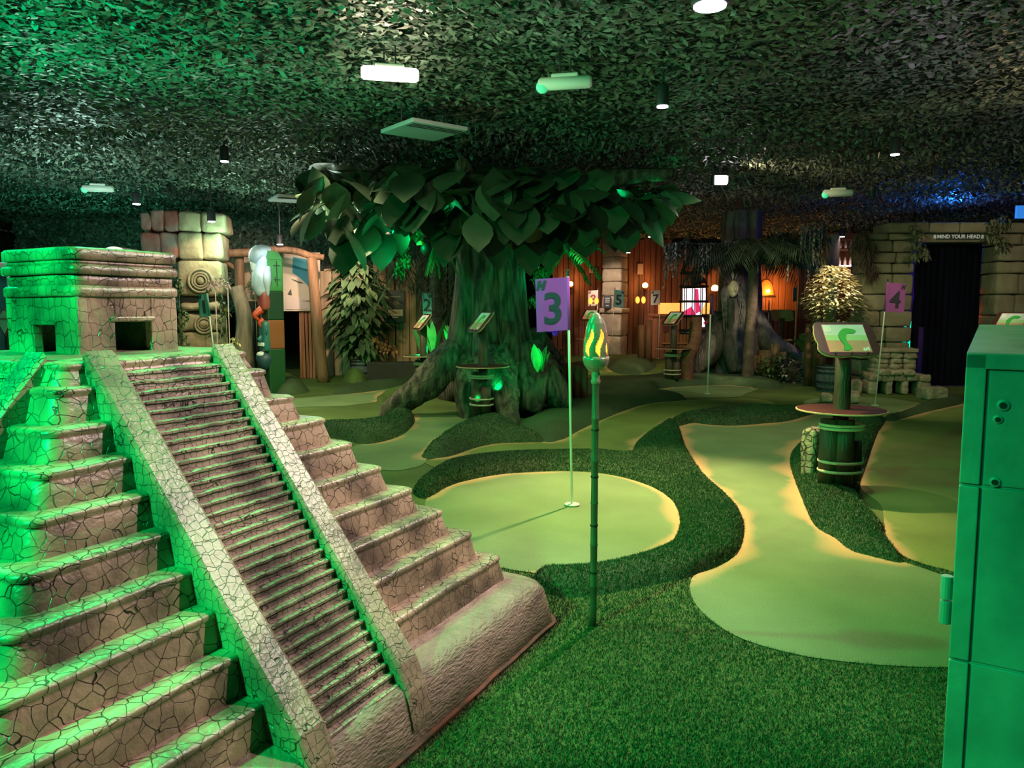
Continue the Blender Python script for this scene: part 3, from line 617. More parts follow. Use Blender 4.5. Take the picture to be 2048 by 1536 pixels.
def score_stand(label, loc, rz, logs=((-.085, -.02, .075, .08, .565), (.0, -.07, .07, .06, .57), (.105, .0, .062, .1, .40)), ropes=((.515, 1), (.49, 1), (.24, 1), (.17, 1))):
    t = thing('score_stand', label, 'score stand', loc, rz, None)
    MB().tube([(0, 0, -.02), (0, 0, .4), (.003, 0, .8), (0, 0, 1.1)], [.062, .06, .058, .056], 16, wob=.03).build('post', mlog, t, smooth=True)
    for x, y, r_, z0, z1 in logs: MB().tube([(x, y, z0), (x, y, (z0 + z1) / 2), (x, y, z1)], [r_, r_ * 1.02, r_ * .96], 14, wob=.03).build('log', mlog, t, smooth=True)
    MB().lathe([(.0, .627), (.318, .627), (.32, .629), (.32, .637), (.318, .639), (0, .639)], seg=44, cap=False).build('tray_edge', mply, t)['label'] = 'pale plywood tray with a lighter rim'
    MB().lathe([(.0, .639), (.312, .639), (.312, .6415), (0, .6415)], seg=44, cap=False).build('tray_surface', mtray, t)['label'] = 'dark red-brown tray surface'
    for z, s_ in ropes: MB().ring(.155, .011, (.005, -.02, z + .012), 30, 8, 1.03, .88).build('rope', mrope, t, smooth=True)
    MB().box((.035, -.075, .585), (.022, .012, .085)).build('bracket', mplate, t)
    mm = Matrix.Translation((0, -.035, 1.165)) @ Matrix.Rotation(R(-40), 4, 'X')   # board plane: local x,z with -y facing the player
    n = 60; out = []
    for i in range(n):
        q = 2 * math.pi * i / n; c, s_ = math.cos(q), math.sin(q); k = (abs(c) ** 6 + abs(s_) ** 6) ** (-1 / 6)
        wv = 1 + .02 * math.sin(q * 9) + .012 * math.sin(q * 14 + 1); out.append((.225 * c * k * wv, .155 * s_ * k * wv))
    bd_ = MB().prism(out, .0, .016, mm).build('board', mbrd, t)
    MB().prism([(x * 1.012, z * 1.016) for x, z in out], .006, .02, mm).build('board_edge', mply, bd_)
    def sheet(pts, o, m, nm): return MB().prism([(x_ * .86, z_) for x_, z_ in pts], -o, -o + .0022, mm).build(nm, m, bd_)
    sheet([(-.186, -.128), (.186, -.128), (.186, .132), (-.186, .132)], .0022, mrim, 'sheet_rim')
    sheet([(-.181, -.123), (.181, -.123), (.181, -.02), (-.181, -.02)], .0042, mpink, 'printed_ground')
    sheet([(-.181, -.021), (.181, -.021), (.181, .03), (-.181, .03)], .0042, mgr1, 'printed_grass')
    sheet([(-.181, .03), (.181, .03), (.181, .127), (-.181, .127)], .0042, msky, 'printed_sky')
    H0 = [(-.055, -.1), (-.04, -.075), (-.04, -.05), (-.055, -.02), (-.062, .02), (-.05, .05), (-.02, .08), (.01, .092), (.06, .088), (.09, .08), (.1, .07), (.095, .055), (.07, .045), (.03, .045), (.01, .035), (-.003, .015), (-.008, -.02), (.0, -.05), (.018, -.075), (.015, -.095), (-.01, -.108), (-.04, -.108)]
    cr = crom([(x, z, 0) for x, z in H0], 4)
    sheet([(p.x - .006, p.y - .004) for p in cr], .0052, mgr3, 'printed_shadow'); sheet([(p.x, p.y) for p in cr], .0062, mgr2, 'printed_hole')
    sheet([(-.172, .06), (-.112, .06), (-.112, .12), (-.172, .12)], .0054, mwhite, 'printed_box')
    sheet([(.11, -.115), (.115, -.09), (.13, -.085), (.128, -.1), (.145, -.085), (.155, -.08), (.168, -.076), (.166, -.112), (.152, -.112), (.152, -.098), (.14, -.112)], .0054, mwhite, 'printed_logo')
    bo = MB()
    for x in (-.12, 0, .12):
        o_ = MB().lathe([(.007, 0), (.007, .012), (.004, .014)], seg=10); o_.v = [mm @ Vector((p.x + x, -.002 - p.z, p.y - .134)) for p in o_.v]; o_.build('bolt', mbolt, bd_)
    return t
S0 = score_stand('score stand with rope-bound logs and lit hole map, in front at right', at_ground(1675, 986), R(3))
b = at_ground(966, 848); dup(S0, (b.x, b.y, .06), R(-68), 'score stand on the grassy mound before the big tree trunk')
b = at(848, 760, 12.0); dup(S0, (b.x, b.y, 0), R(-66), 'score stand behind the long tree root, left of the trunk')
b = at(1346, 748, 13.6); dup(S0, (b.x, b.y, .03), R(-66), 'score stand left of the iron cage')
b = at(1181, 690, 17.2); dup(S0, (b.x, b.y, .05), R(-45), 'far score stand below flag 8')
b = at(1562, 690, 16.6); dup(S0, (b.x, b.y, .05), R(150), 'dark score stand turned away, below the domed lamp')
b = at(2022, 700, 9.4); dup(S0, (b.x, b.y, .05), R(-62), 'score stand behind the green box at the right edge')

# carved slab behind the front stand
mcarv = M_stone('carved_slab_stone', 16, .9, (.42, .36, .26), (.2, .17, .12), .12, .8, bd=.02)
p = at_ground(1624, 962); MB().rbox((0, 0, .21), (.22, .13, .46), .035, 0, 3, .014, cuts=2).build('carved_slab', mcarv, loc=(p.x + .02, p.y + .02, -.01), rz=R(35))
o = bpy.context.view_layer.objects; tag(bpy.data.objects['carved_slab'], 'small upright carved stone slab behind the front score stand', 'stone')

# ------------------------------------------------------------------ the big tree
mbark = M('tree_bark', (.028, .022, .016), (.15, .12, .09), 6, .8, 2.2, 10, stretch=(3, 3, .5), detail=9, sharp=.13)
TY = 10.3; tb = at(985, 820, TY); tree = thing('fig_tree', 'huge artificial tree with fluted trunk, spreading roots and big dark leaves', 'tree', (tb.x, TY, 0))
def loc_(px, py, Y): p = at(px, py, Y); return Vector((p.x - tb.x, p.y - TY, p.z))
prof = [(.0, .50), (.40, .52), (.6, .58), (.85, .55), (1.2, .49), (1.6, .45), (2.0, .41), (2.4, .40), (2.7, .43), (3.0, .52)]
mb = MB(); vs = []; fs = []; NS, NL = 72, 60
for j in range(NL + 1):
    z = .42 + 2.63 * j / NL; r = np.interp(z, [a_[0] for a_ in prof], [a_[1] for a_ in prof])
    for i in range(NS):
        q = 2 * math.pi * i / NS; fl_ = .07 * math.sin(q * 7 + .6 * math.sin(z * 1.3)) + .045 * math.sin(q * 13 + 1 + z * .5) + .05 * mnoise.noise(Vector((math.cos(q) * 2, math.sin(q) * 2, z * 1.2)))
        fl_ *= 1.6 if z < .9 else 1.1
        vs.append(Vector((math.cos(q) * r * (1 + fl_) + .0 * z - .03, math.sin(q) * r * (1 + fl_), z)))
for j in range(NL):
    for i in range(NS): fs.append((j * NS + i, j * NS + (i + 1) % NS, (j + 1) * NS + (i + 1) % NS, (j + 1) * NS + i))
mb.add(vs, fs).build('trunk', mbark, tree, smooth=True)
def root(pts, rads, fl=1.0):
    P = crom(pts, 5, False); rr = np.interp(np.linspace(0, 1, len(P)), np.linspace(0, 1, len(rads)), rads)
    MB().tube(P, list(rr), 18, wob=.1, flat=fl).build('root', mbark, tree, smooth=True)
root([loc_(918, 700, 10.05), loc_(884, 735, 9.95), loc_(850, 770, 9.85), loc_(812, 797, 9.8), loc_(780, 822, 9.75), loc_(768, 845, 9.7)], [.20, .23, .19, .15, .12, .05])
root([loc_(985, 715, 9.75), loc_(1003, 765, 9.4), loc_(1012, 803, 9.15), loc_(1018, 850, 9.0), loc_(1019, 862, 8.98)], [.24, .20, .14, .12, .1])
root([loc_(950, 725, 9.95), loc_(934, 775, 9.7), loc_(931, 805, 9.65), loc_(940, 838, 9.6)], [.22, .17, .12, .1])
root([loc_(1045, 705, 10.1), loc_(1078, 748, 9.95), loc_(1106, 780, 9.9), loc_(1128, 806, 9.85), loc_(1134, 816, 9.84)], [.26, .27, .21, .12, .05])
root([loc_(1040, 700, 10.7), loc_(1100, 760, 11.2), loc_(1130, 790, 11.4)], [.4, .3, .15])
root([loc_(985, 690, 10.6), loc_(930, 760, 11.3), loc_(890, 790, 11.7)], [.4, .3, .15])
root([loc_(1060, 740, 9.9), loc_(1058, 790, 9.75), loc_(1052, 822, 9.7)], [.30, .24, .16])
MB().tube([(0, .15, 0), (0, .15, .5)], [.42, .38], 18, wob=.08).build('root_gap_core', M('root_gap_dark', (.02, .016, .012), rough=.9), tree, smooth=True)  # near-black core puts the shade between the roots into colour
for pts, rads in (([(0, 0, 2.3), (-.7, -.3, 2.75), (-1.5, -.5, 2.95), (-2.2, -.6, 3.0)], [.25, .18, .12, .06]), ([(0, 0, 2.4), (.7, -.3, 2.8), (1.5, -.4, 3.0), (2.3, -.5, 3.05)], [.25, .18, .12, .06]),
                  ([(0, 0, 2.5), (-.2, -.7, 2.8), (-.3, -1.4, 3.0)], [.22, .15, .08]), ([(0, 0, 2.5), (.3, .8, 2.9), (.5, 1.5, 3.05)], [.2, .14, .08]), ([(0, 0, 2.4), (-.9, .5, 2.85), (-1.8, .9, 3.0)], [.2, .14, .06])):
    P = crom(pts, 4, False); rr = np.interp(np.linspace(0, 1, len(P)), np.linspace(0, 1, len(rads)), rads); MB().tube(P, list(rr), 12, wob=.06).build('branch', mbark, tree, smooth=True)
mleaf = M('fig_leaf', (.025, .05, .03), (.05, .085, .05), 3, .36, .15, 14, spec=.5, island=.5)
fo = MB(); rs = random.Random(3)
def biglf(px, py, Y, L_=.38, W_=.32, az=None, dz=None):
    b = loc_(px, py, Y); az = rs.uniform(0, 2 * math.pi) if az is None else az; dz = rs.uniform(-1.8, .15) if dz is None else dz
    fo.leaf(b, (math.cos(az), math.sin(az), dz), L_ * rs.uniform(.75, 1.15), W_ * rs.uniform(.8, 1.15), rs.uniform(.05, .4), n=6, shape=.6, fold=rs.uniform(.05, .3))
edge = [(612, 330, 470), (660, 325, 505), (700, 325, 515), (760, 320, 500), (820, 318, 470), (880, 318, 470), (940, 318, 465), (1000, 318, 470), (1050, 320, 480), (1100, 330, 500), (1150, 340, 490), (1200, 360, 490), (1250, 372, 480), (1300, 375, 450), (1340, 375, 430)]
for k in range(520):
    px = rs.uniform(622, 1335); top = np.interp(px, [e[0] for e in edge], [e[1] for e in edge]); bot = np.interp(px, [e[0] for e in edge], [e[2] for e in edge])
    py = top + (bot - 50 - top) * rs.random() ** .9; Y = rs.uniform(8.3, 11.6); biglf(px, py, Y)
for k in range(60):
    px = rs.uniform(800, 1200); biglf(px, rs.uniform(330, 450), rs.uniform(8.1, 8.8), .46, .40, rs.uniform(math.pi * 1.2, math.pi * 1.8))
for px, py, a_ in ((640, 400, 3.6), (700, 455, 4.6), (735, 440, 4.7), (690, 430, 4.4), (775, 455, 4.5), (1160, 440, 4.9), (1245, 430, 4.7), (1180, 425, 4.4), (1095, 450, 4.7), (1050, 440, 4.9)):
    biglf(px, py, 8.8, .5, .36, a_, -1.6)
fo.leaf(loc_(1275, 398, 8.9), (1, -.1, .12), .72, .2, .16, side=Vector((0, .35, 1)), n=8, shape=.5); fo.leaf(loc_(1270, 395, 8.8), (.55, -.2, -.9), .6, .2, .1, side=Vector((1, .1, .5)), n=7, shape=.5)
fo.build('foliage', mleaf, tree, smooth=True)['label'] = 'broad dark glossy leaves'
# plants hanging in and around the crown
mvine = M('vine_leaf', (.06, .22, .07), (.12, .34, .12), 6, .6, island=.4); mfern = M('fern_leaf', (.05, .14, .05), (.09, .22, .08), 6, .55, island=.4)
mpalm = M('palm_leaf', (.025, .05, .03), (.05, .08, .045), 5, .55, island=.4); mgrey = M('moss_grey', (.17, .19, .17), (.26, .28, .25), 9, .8, island=.4)
def clump(name, label, cat, Y, spots, n, L_, W_, mat, seed, hang=.5, group=None, depth=.4, stem=False):
    """leafy spray filling the given (px, py, radius px) spots"""
    rs = random.Random(seed); mb = MB()
    for px, py, rp in spots:
        c = at(px, py, Y); r = rp / F * Y
        for k in range(n):
            d = Vector((rs.gauss(0, 1), rs.gauss(0, 1), rs.gauss(0, 1))).normalized() * r * rs.random() ** .45; d.y *= depth
            mb.leaf(c + d, (rs.uniform(-1, 1), rs.uniform(-1, .4), rs.uniform(-1, 1) - hang), L_ * rs.uniform(.7, 1.2), W_ * rs.uniform(.7, 1.2), .3, n=2)
    if stem:
        for px, py, rp in spots[::2]: c = at(px, py, Y); mb.tube([(c.x, Y, 0), c], .008, 5)
    return tag(mb.build(name, mat, smooth=True), label, cat, group)
def strands(name, label, cat, Y, spots, mat, seed, L_=.05, W_=.03):
    rs = random.Random(seed); mb = MB()
    for px, p0, p1 in spots:
        a_ = at(px, p0, Y + rs.uniform(-.3, .3)); ln = (p1 - p0) / F * Y; n = max(4, int(ln / .03))
        mb.tube([a_, a_ - Vector((rs.uniform(-.03, .03), 0, ln * .5)), a_ - Vector((0, 0, ln))], .004, 4)
        for k in range(n): mb.leaf(a_ - Vector((0, 0, ln * k / n)), (rs.uniform(-1, 1), rs.uniform(-1, 1), -rs.random()), L_, W_, .2, n=2)
    return tag(mb.build(name, mat), label, cat)
clump('hanging_vine', 'bright green-lit trailing vine under the left of the tree crown', 'vine', 9.6, [(775, 462, 18), (795, 470, 20), (800, 495, 18), (808, 520, 16), (800, 540, 12), (838, 470, 14), (770, 480, 10)], 90, .06, .04, mvine, 5)
f = MB()
for k in range(9): f.frond(at(868 + k * 4, 468, 9.7), (rs.uniform(-.5, .5), rs.uniform(-.4, .2), -.8), .42, .3, 12, .1, .02, .5)
tag(f.build('hanging_fern', mfern), 'green-lit fern hanging left of the tree trunk top', 'fern')
f = MB()
for k in range(10): f.frond(at(1128 + rs.uniform(-12, 12), 488, 9.9), (rs.uniform(-1, 1.2), rs.uniform(-.5, .2), rs.uniform(-.5, .35)), .5, .35, 12, .14, .035, .3)
tag(f.build('bracket_fern', mfern), 'green-lit fern under the right of the tree crown', 'fern')
clump('climbing_vine', 'green-lit small-leaved climber along the right side of the trunk', 'vine', 10.6, [(1068, 520, 14), (1074, 550, 16), (1082, 580, 14), (1066, 600, 12), (1092, 540, 14)], 70, .07, .035, mvine, 6)
clump('spiky_spray', 'green-lit spray under the crown right of the green fern', 'plant', 9.4, [(1215, 432, 12), (1225, 445, 10), (1232, 460, 7), (1245, 420, 8)], 16, .16, .05, mvine, 16)
# yellow-billed bird in the crown
t = thing('toucan', 'small dark bird with a yellow bill under the left of the crown', 'bird', at(852, 492, 9.4))
MB().ball((.0, 0, -.03), (.07, .07, .09)).build('body', M('bird_black', (.02, .022, .02), rough=.5), t, smooth=True)
MB().tube([(-.03, -.03, .03), (-.06, -.06, .035), (-.10, -.08, .01)], [.03, .028, .008], 10).build('bill', M('bird_bill', (.7, .55, .12), rough=.4), t, smooth=True)

# ------------------------------------------------------------------ potted plants, barrels
mbar = M('barrel_wood', (.06, .07, .085), (.12, .13, .15), 4, .6, .4, 14, stretch=(5, 5, .6)); mhoop = M('barrel_hoop', (.03, .035, .045), rough=.45, metal=.5); msoil = M('soil', (.03, .02, .012), (.06, .04, .025), 20, .95, .5)
mrub = M('rubber_leaf', (.05, .10, .045), (.12, .17, .08), 4, .5, island=.5); mauto = M('autumn_leaf', (.35, .12, .02), (.45, .2, .04), 6, .6, island=.3)
def barrel(t, r, h, mat=None):
    mb = MB(); vs = []; fs = []; n = 48
    for z in np.linspace(0, h, 9):
        rr = r * (1 + .1 * math.sin(math.pi * z / h))
        for i in range(n): q = 2 * math.pi * i / n; k = rr * (1 - (.035 if i % 4 == 0 else 0)); vs.append(Vector((math.cos(q) * k, math.sin(q) * k, z)))
    for j in range(8):
        for i in range(n): fs.append((j * n + i, j * n + (i + 1) % n, (j + 1) * n + (i + 1) % n, (j + 1) * n + i))
    ba_ = mb.add(vs, fs).build('barrel', mat or mbar, t, smooth=True)
    for z in (.12, .38, .75, .92):
        rr = r * (1.012 + .1 * math.sin(math.pi * z)); MB().lathe([(rr, z * h - .018), (rr + .006, z * h - .016), (rr + .006, z * h + .016), (rr, z * h + .018)], seg=32, cap=False).build('hoop', mhoop, ba_)
    MB().lathe([(r * .98, h - .05), (.01, h - .03)], seg=24, cap=False).build('soil', msoil, t)
p = at(724, 738, 14.6); t = thing('potted_shrub', 'tall leafy shrub in a dark barrel by the plank fence', 'potted plant', (p.x, 14.6, 0))
barrel(t, .20, .40)
st = MB(); fo = MB(); au = MB(); rs = random.Random(12)
for k in range(7):
    e = Vector((rs.uniform(-.35, .3), rs.uniform(-.2, .2), rs.uniform(1.3, 2.1))); st.tube([(rs.uniform(-.08, .08), 0, .35), e * .5 + Vector((0, 0, .1)), e], [.02, .014, .006], 6)
for k in range(520):
    z = rs.uniform(.55, 2.25); w_ = .42 * math.sin(math.pi * min(1, max(.08, (z - .35) / 2.05))) + .08; q = rs.uniform(0, 2 * math.pi); rr = rs.random() ** .5 * w_
    c = Vector((math.cos(q) * rr - .03 * z, math.sin(q) * rr, z)); d = Vector((math.cos(q), math.sin(q), rs.uniform(-.9, .3)))
    (au if (rs.random() < .07 and q < 1.2 and z > 1.1) else fo).leaf(c, d, rs.uniform(.18, .34), rs.uniform(.09, .15), .35, n=4, fold=.3)
st.build('stem', mlog, t, smooth=True); fo.build('foliage', mrub, t, smooth=True); au.build('autumn_foliage', mauto, t)['label'] = 'orange leaves on the right'
p = at(888, 736, 13.2); t = thing('potted_palm', 'slender palm in a dark barrel left of the tree trunk', 'potted plant', (p.x, 13.2, 0))
barrel(t, .25, .42)
mptr = M('palm_trunk', (.06, .04, .03), (.13, .09, .065), 4, .8, .9, 16, stretch=(1, 1, 5))
def palm_trunk(t, pts, r0, r1, mat=None, seg=14, nm='trunk', rings=38):
    P = crom(pts, 10, False); n = len(P); rr = []
    for i in range(n): k = i / (n - 1); rr.append((r0 + (r1 - r0) * k) * (1 + .10 * ((k * rings) % 1)))
    return MB().tube(P, rr, seg).build(nm, mat or mptr, t, smooth=True)
palm_trunk(t, [(-.1, 0, .3), (-.12, 0, 1.0), (-.14, 0, 1.9), (-.15, 0, 2.5)], .10, .08)
f = MB()
for k in range(16): f.frond((-.15, 0, 2.5), (math.cos(k * 2.4), math.sin(k * 2.4), rs.uniform(-.2, .5)), rs.uniform(.9, 1.25), 1.0, 16, .3, .03, .9)
f.build('fronds', mpalm, t)
clump('understory_palm', 'dark leafy palm bush between the fence and the tree trunk', 'plant', 13.9, [(905, 600, 34), (895, 640, 26), (842, 560, 36), (920, 560, 26)], 80, .3, .03, mpalm, 21, .6)
for px, py, Y, h_, n, lab in ((842, 706, 12.9, .62, 5, 'green-lit broad blades left of the far stand post'), (868, 706, 12.7, .68, 6, 'green-lit broad blades right of the far stand post'), (908, 700, 12.2, .45, 8, 'green-lit grassy tuft by the dark barrel'), (1080, 744, 9.4, .38, 8, 'bright green-lit blades on the right root of the tree')):
    mb = MB(); b = at(px, py, Y); rs = random.Random(px)
    for k in range(n): mb.leaf(b + Vector((rs.uniform(-.06, .06), rs.uniform(-.05, .05), 0)), (rs.uniform(-.4, .4), rs.uniform(-.3, .2), 1), h_ * rs.uniform(.75, 1.1), .13, .12, n=5, shape=.45)
    tag(mb.build('broad_blades', mvine, smooth=True), lab, 'plant')
# dark spiky bush right of the trunk, with flowers
mb = MB(); b = at(1100, 722, 10.8); rs = random.Random(4)
for k in range(46): mb.leaf(b + Vector((rs.uniform(-.12, .12), 0, rs.uniform(-.1, .1))), (rs.uniform(-1, 1), rs.uniform(-1, .3), rs.uniform(-.1, .9)), rs.uniform(.3, .5), .035, .4, n=4)
tag(mb.build('spiky_bush', mpalm), 'dark spiky bush right of the tree trunk', 'plant')
clump('blue_flowers', 'cluster of violet-blue faintly glowing flowers below flag 3', 'flowers', 11.5, [(1113, 655, 11), (1120, 648, 7), (1103, 652, 5)], 26, .07, .05, M('blue_petal_glow', (.10, .05, .6), (.2, .1, .8), 8, .6, emit=(.08, .02, .6), estr=.25), 8)  # petals are no lamp; faint emission puts their lit look in
# timber edging
mlog2 = M('edging_log', (.12, .045, .022), (.2, .08, .04), 5, .7, .5, 18, stretch=(3, 3, .5))
rs = random.Random(9)
def log_row(pix, Y, r, tops, group, lab, mat=None):
    for i, (px, tp) in enumerate(zip(pix, tops)):
        p = at(px, 700, Y); z = at(px, tp, Y).z
        o = MB().tube([(0, 0, 0), (0, 0, z * .5), (0, 0, z)], [r, r * rs.uniform(.97, 1.03), r], 14, wob=.03).build('edging_log', mat or mlog2, loc=(p.x, Y + rs.uniform(-.02, .02), 0), smooth=True); tag(o, lab[i], 'log', group)
log_row([1126, 1141, 1155, 1169], 10.9, .052, [727, 725, 732, 736], 'edging logs right of the tree', ['dark red edging log nearest the tree root', 'dark red edging log, second from the tree root', 'short dark red edging log, third from the tree root', 'short dark red edging log by the torch head'])
log_row([1283, 1297], 18.2, .085, [650, 640], 'tall log posts by flag 7', ['left tall reddish log post by flag 7', 'right tall reddish log post by flag 7'])
log_row([1618, 1630, 1642], 13.6, .075, [648, 632, 650], 'log posts behind the front screen', ['left red-brown log post left of the lit bush', 'tallest red-brown log post left of the lit bush', 'right red-brown log post left of the lit bush'])
p0 = at(745, 738, 14.4); p1 = at(856, 738, 14.0); md = M('planter_dark', (.018, .013, .012), (.03, .022, .02), 5, .8)
c = (p0 + p1) / 2; o = MB().rbox((0, 0, .19), ((p1 - p0).length, .35, .38), .02).build('planter_box', md, loc=(c.x, c.y, 0)); tag(o, 'long black planter box in front of the plank fence', 'planter')
clump('dried_flowers', 'orange-brown dried flowers in the black planter', 'flowers', 14.15, [(762, 690, 12), (775, 698, 10), (790, 700, 7), (752, 680, 7)], 40, .07, .05, M('dried_leaf', (.28, .10, .04), (.36, .16, .07), 8, .8, island=.3), 31, 0)
p = at_ground(756, 749); o = MB().lathe([(.01, .03), (.3, .03), (.32, .02), (.32, 0)], seg=24).build('light_patch_slab', M('light_patch_pale', (.62, .50, .46), (.72, .6, .56), 6, .8)); o.location = (p.x, p.y, .003); o.scale = (1.1, .8, 1); o.rotation_euler = (0, 0, .3); tag(o, 'pale pink slab standing in for a lit patch of turf before the black planter', 'slab')  # pool of lamplight on the turf, built as a pale slab

# ------------------------------------------------------------------ back left: carved column, timber arch, totem pole, fences
CS1 = M('column_stone', (.22, .17, .11), (.36, .28, .18), 4, .8, 1.2, 9, island=.15); CS2 = M('column_red', (.26, .06, .05), (.2, .16, .15), 3, .8, 1.2, 9, island=.2)
CY = 12.6; c0 = at(400, 700, CY); col = thing('carved_column', 'tall carved stone column with round reliefs behind the pyramid', 'column', (c0.x, CY, 0), R(12))
sx = CY / F
def blk(nm, x0, x1, y0, y1, yw=.8, mat=CS1, jit=.025, dy=0, bev=.06):
    a_, b_ = at(x0, y1, CY), at(x1, y0, CY); w_, h_ = b_.x - a_.x, b_.z - a_.z
    return MB().rbox(((a_.x + b_.x) / 2 - c0.x, yw / 2 + dy, (a_.z + b_.z) / 2), (w_, yw, h_), bev, 0, 3, jit, cuts=3).build(nm, mat, col, smooth=True)
for x0, x1 in ((358, 400), (400, 446)): blk('capital_block', x0, x1, 422, 463, .9, CS1)
for x0, x1 in ((358, 404), (404, 440)): blk('capital_block', x0, x1, 465, 520, .86, CS1)
for x0, x1 in ((288, 306), (306, 332), (332, 359)): blk('capital_block', x0, x1, 420 + (x0 < 300) * 5, 463, .9, CS2, dy=.02)['label'] = 'reddish weathered block'
for x0, x1 in ((289, 325), (325, 358)): blk('capital_block', x0, x1, 466, 518, .9, CS2, dy=.02)['label'] = 'red weathered block'
blk('relief_block', 358, 441, 521, 592, .7, CS1); blk('relief_block', 362, 438, 605, 622, .6, CS1, .03); blk('relief_block', 358, 440, 628, 662, .66, CS1); blk('relief_block', 360, 442, 664, 770, .66, CS1)
blk('shaft', 364, 436, 560, 770, .5, M('column_dark', (.04, .035, .03), rough=.9), dy=.12)
def relief(px, py, rads):
    p = at(px, py, CY); o = MB()
    for r_, k in rads:
        q = MB().ring(r_, k, (0, 0, 0), 30, 7); o.add([Vector((p.x - c0.x + v_.x + mnoise.noise(v_ * 9) * .01, -.03 - v_.z * .8, p.z + v_.y)) for v_ in q.v], q.f)
    q = MB().ball((0, 0, 0), (.06, .03, .06), jit=.3); o.add([Vector((p.x - c0.x + v_.x, -.03 + v_.y, p.z + v_.z)) for v_ in q.v], q.f)
    return o.build('round_relief', CS1, col, smooth=True)
relief(401, 562, [(.185, .022), (.13, .02), (.09, .02)]); relief(408, 649, [(.14, .02), (.095, .018), (.05, .02)])
clump('climbing_ivy', 'leafy ivy along the left of the carved column base', 'ivy', 12.2, [(357, 565, 9), (360, 580, 8), (363, 625, 10), (372, 632, 10), (362, 650, 12), (366, 672, 12), (370, 690, 12)], 26, .08, .045, M('ivy_leaf', (.05, .10, .03), (.2, .26, .10), 8, .6, island=.4), 41, .3, stem=True)
clump('climbing_ivy', 'leafy ivy between flag 1 and the leaning stump', 'ivy', 12.3, [(440, 590, 10), (446, 610, 11), (452, 622, 10), (440, 640, 11), (444, 665, 10), (440, 690, 10)], 26, .08, .045, MATS['ivy_leaf'], 42, .3, stem=True)
clump('pink_flowers', 'pale pink flowers above flag 1', 'flowers', 11.9, [(430, 566, 8), (442, 564, 10), (455, 568, 9), (420, 570, 6)], 24, .09, .04, M('pink_petal', (.6, .42, .42), (.7, .55, .55), 8, .6), 43, 0, stem=True)
clump('yellow_flowers', 'small yellow flowers at the foot of the leaning stump', 'flowers', 11.7, [(455, 690, 6), (447, 696, 5), (466, 680, 5), (475, 686, 4)], 16, .06, .04, M('yellow_petal', (.5, .45, .15), (.6, .55, .25), 8, .6), 44, 0, stem=True)
p = at(468, 700, 13.4); mst = M('stump_grey', (.16, .12, .09), (.3, .24, .17), 5, .85, .9, 14, stretch=(3, 3, .5))
tag(MB().tube(crom([(0, 0, 0), (-.02, 0, .7), (.02, .02, 1.2), (-.12, 0, 1.75)], 5, False), list(np.linspace(.17, .12, 16)), 16, wob=.06).build('leaning_stump', mst, loc=(p.x + .08, 13.7, 0), smooth=True), 'pale leaning tree stump right of the carved column', 'stump')
# timber arch with a painted desert wall behind it
mtim = M('timber', (.14, .065, .035), (.26, .13, .07), 4, .7, .6, 12, stretch=(4, 4, .5)); AY = 14.2
p = at(560, 720, AY); arch = thing('timber_arch', 'rustic arch of round timber posts and a bent beam behind the totem pole', 'arch', (p.x, AY, 0))
def L3(px, py, dy=0): q = at(px, py, AY + dy); return Vector((q.x - p.x, dy, q.z))
def limb(nm, pts, rads):
    P = crom(pts, 6, False); rr = np.interp(np.linspace(0, 1, len(P)), np.linspace(0, 1, len(rads)), rads); return MB().tube(P, list(rr), 14, wob=.04).build(nm, mtim, arch, smooth=True)
limb('beam', [L3(448, 507, -.25), L3(500, 505, -.1), L3(550, 499, 0), L3(590, 502, 0), L3(620, 511, 0), L3(648, 515, 0)], [.075, .075, .07, .065, .06, .055])
z0 = L3(479, 508).z; g0 = L3(487, 735); limb('post', [L3(478, 510), L3(481, 620), Vector((L3(486, 735).x, 0, 0))], [.085, .09, .1])
limb('post', [L3(624, 516), L3(632, 620), Vector((L3(646, 735).x, 0, 0))], [.09, .1, .11]); limb('brace', [L3(436, 512), L3(474, 540, .05)], [.05, .045])
mu = thing('mural_wall', 'wall painted with pale desert rocks and a blue sky behind the timber arch', 'mural', (0, 0, 0)); MY = 14.9
q = at(560, 618, MY); mu.location = (q.x, MY, 0)
def mpoly(pix, y0, mat, nm):
    pts = [(at(x, y_, MY).x - q.x, at(x, y_, MY).z) for x, y_ in pix]; return MB().prism(pts, -y0, -y0 + .02, None).build(nm, mat, mu)
mpoly([(482, 505), (640, 505), (640, 622), (482, 622)], 0, M('mural_sand', (.34, .27, .22), (.42, .34, .28), 1.5, .85), 'panel')
mpoly([(586, 514), (632, 522), (636, 578), (620, 575), (600, 555), (585, 545)], .012, M('mural_sky', (.02, .14, .20), (.03, .17, .24), 2, .85), 'painted_sky')
mpoly([(484, 515), (490, 515), (510, 560), (522, 590), (524, 616), (490, 617), (486, 580)], .018, M('mural_pink', (.55, .31, .24), (.62, .38, .3), 1.5, .85), 'painted_cliff')
mpoly([(573, 590), (628, 600), (630, 620), (572, 618)], .016, M('mural_rose', (.36, .28, .27), (.42, .33, .31), 1.5, .85), 'painted_ground')
mln = M('mural_line', (.05, .045, .05), rough=.9)
for pix in ([(584, 558), (600, 566), (608, 566), (596, 562)], [(576, 588), (582, 578), (584, 590)], [(604, 602), (622, 603), (622, 601)], [(496, 530), (503, 548), (506, 560), (502, 550)]): mpoly(pix, .024, mln, 'painted_line')
q2 = at(505, 650, 14.95); tag(MB().rbox((0, 0, .75), (.5, .1, 1.5), .02).build('dark_gap_sheet', M('gap_black', (.012, .01, .01), rough=.9), loc=(q2.x + .08, 14.6, 0)), 'black sheet standing in for the dark gap left of the totem pole under the mural', 'panel')  # shade of the open gap, built as a black sheet
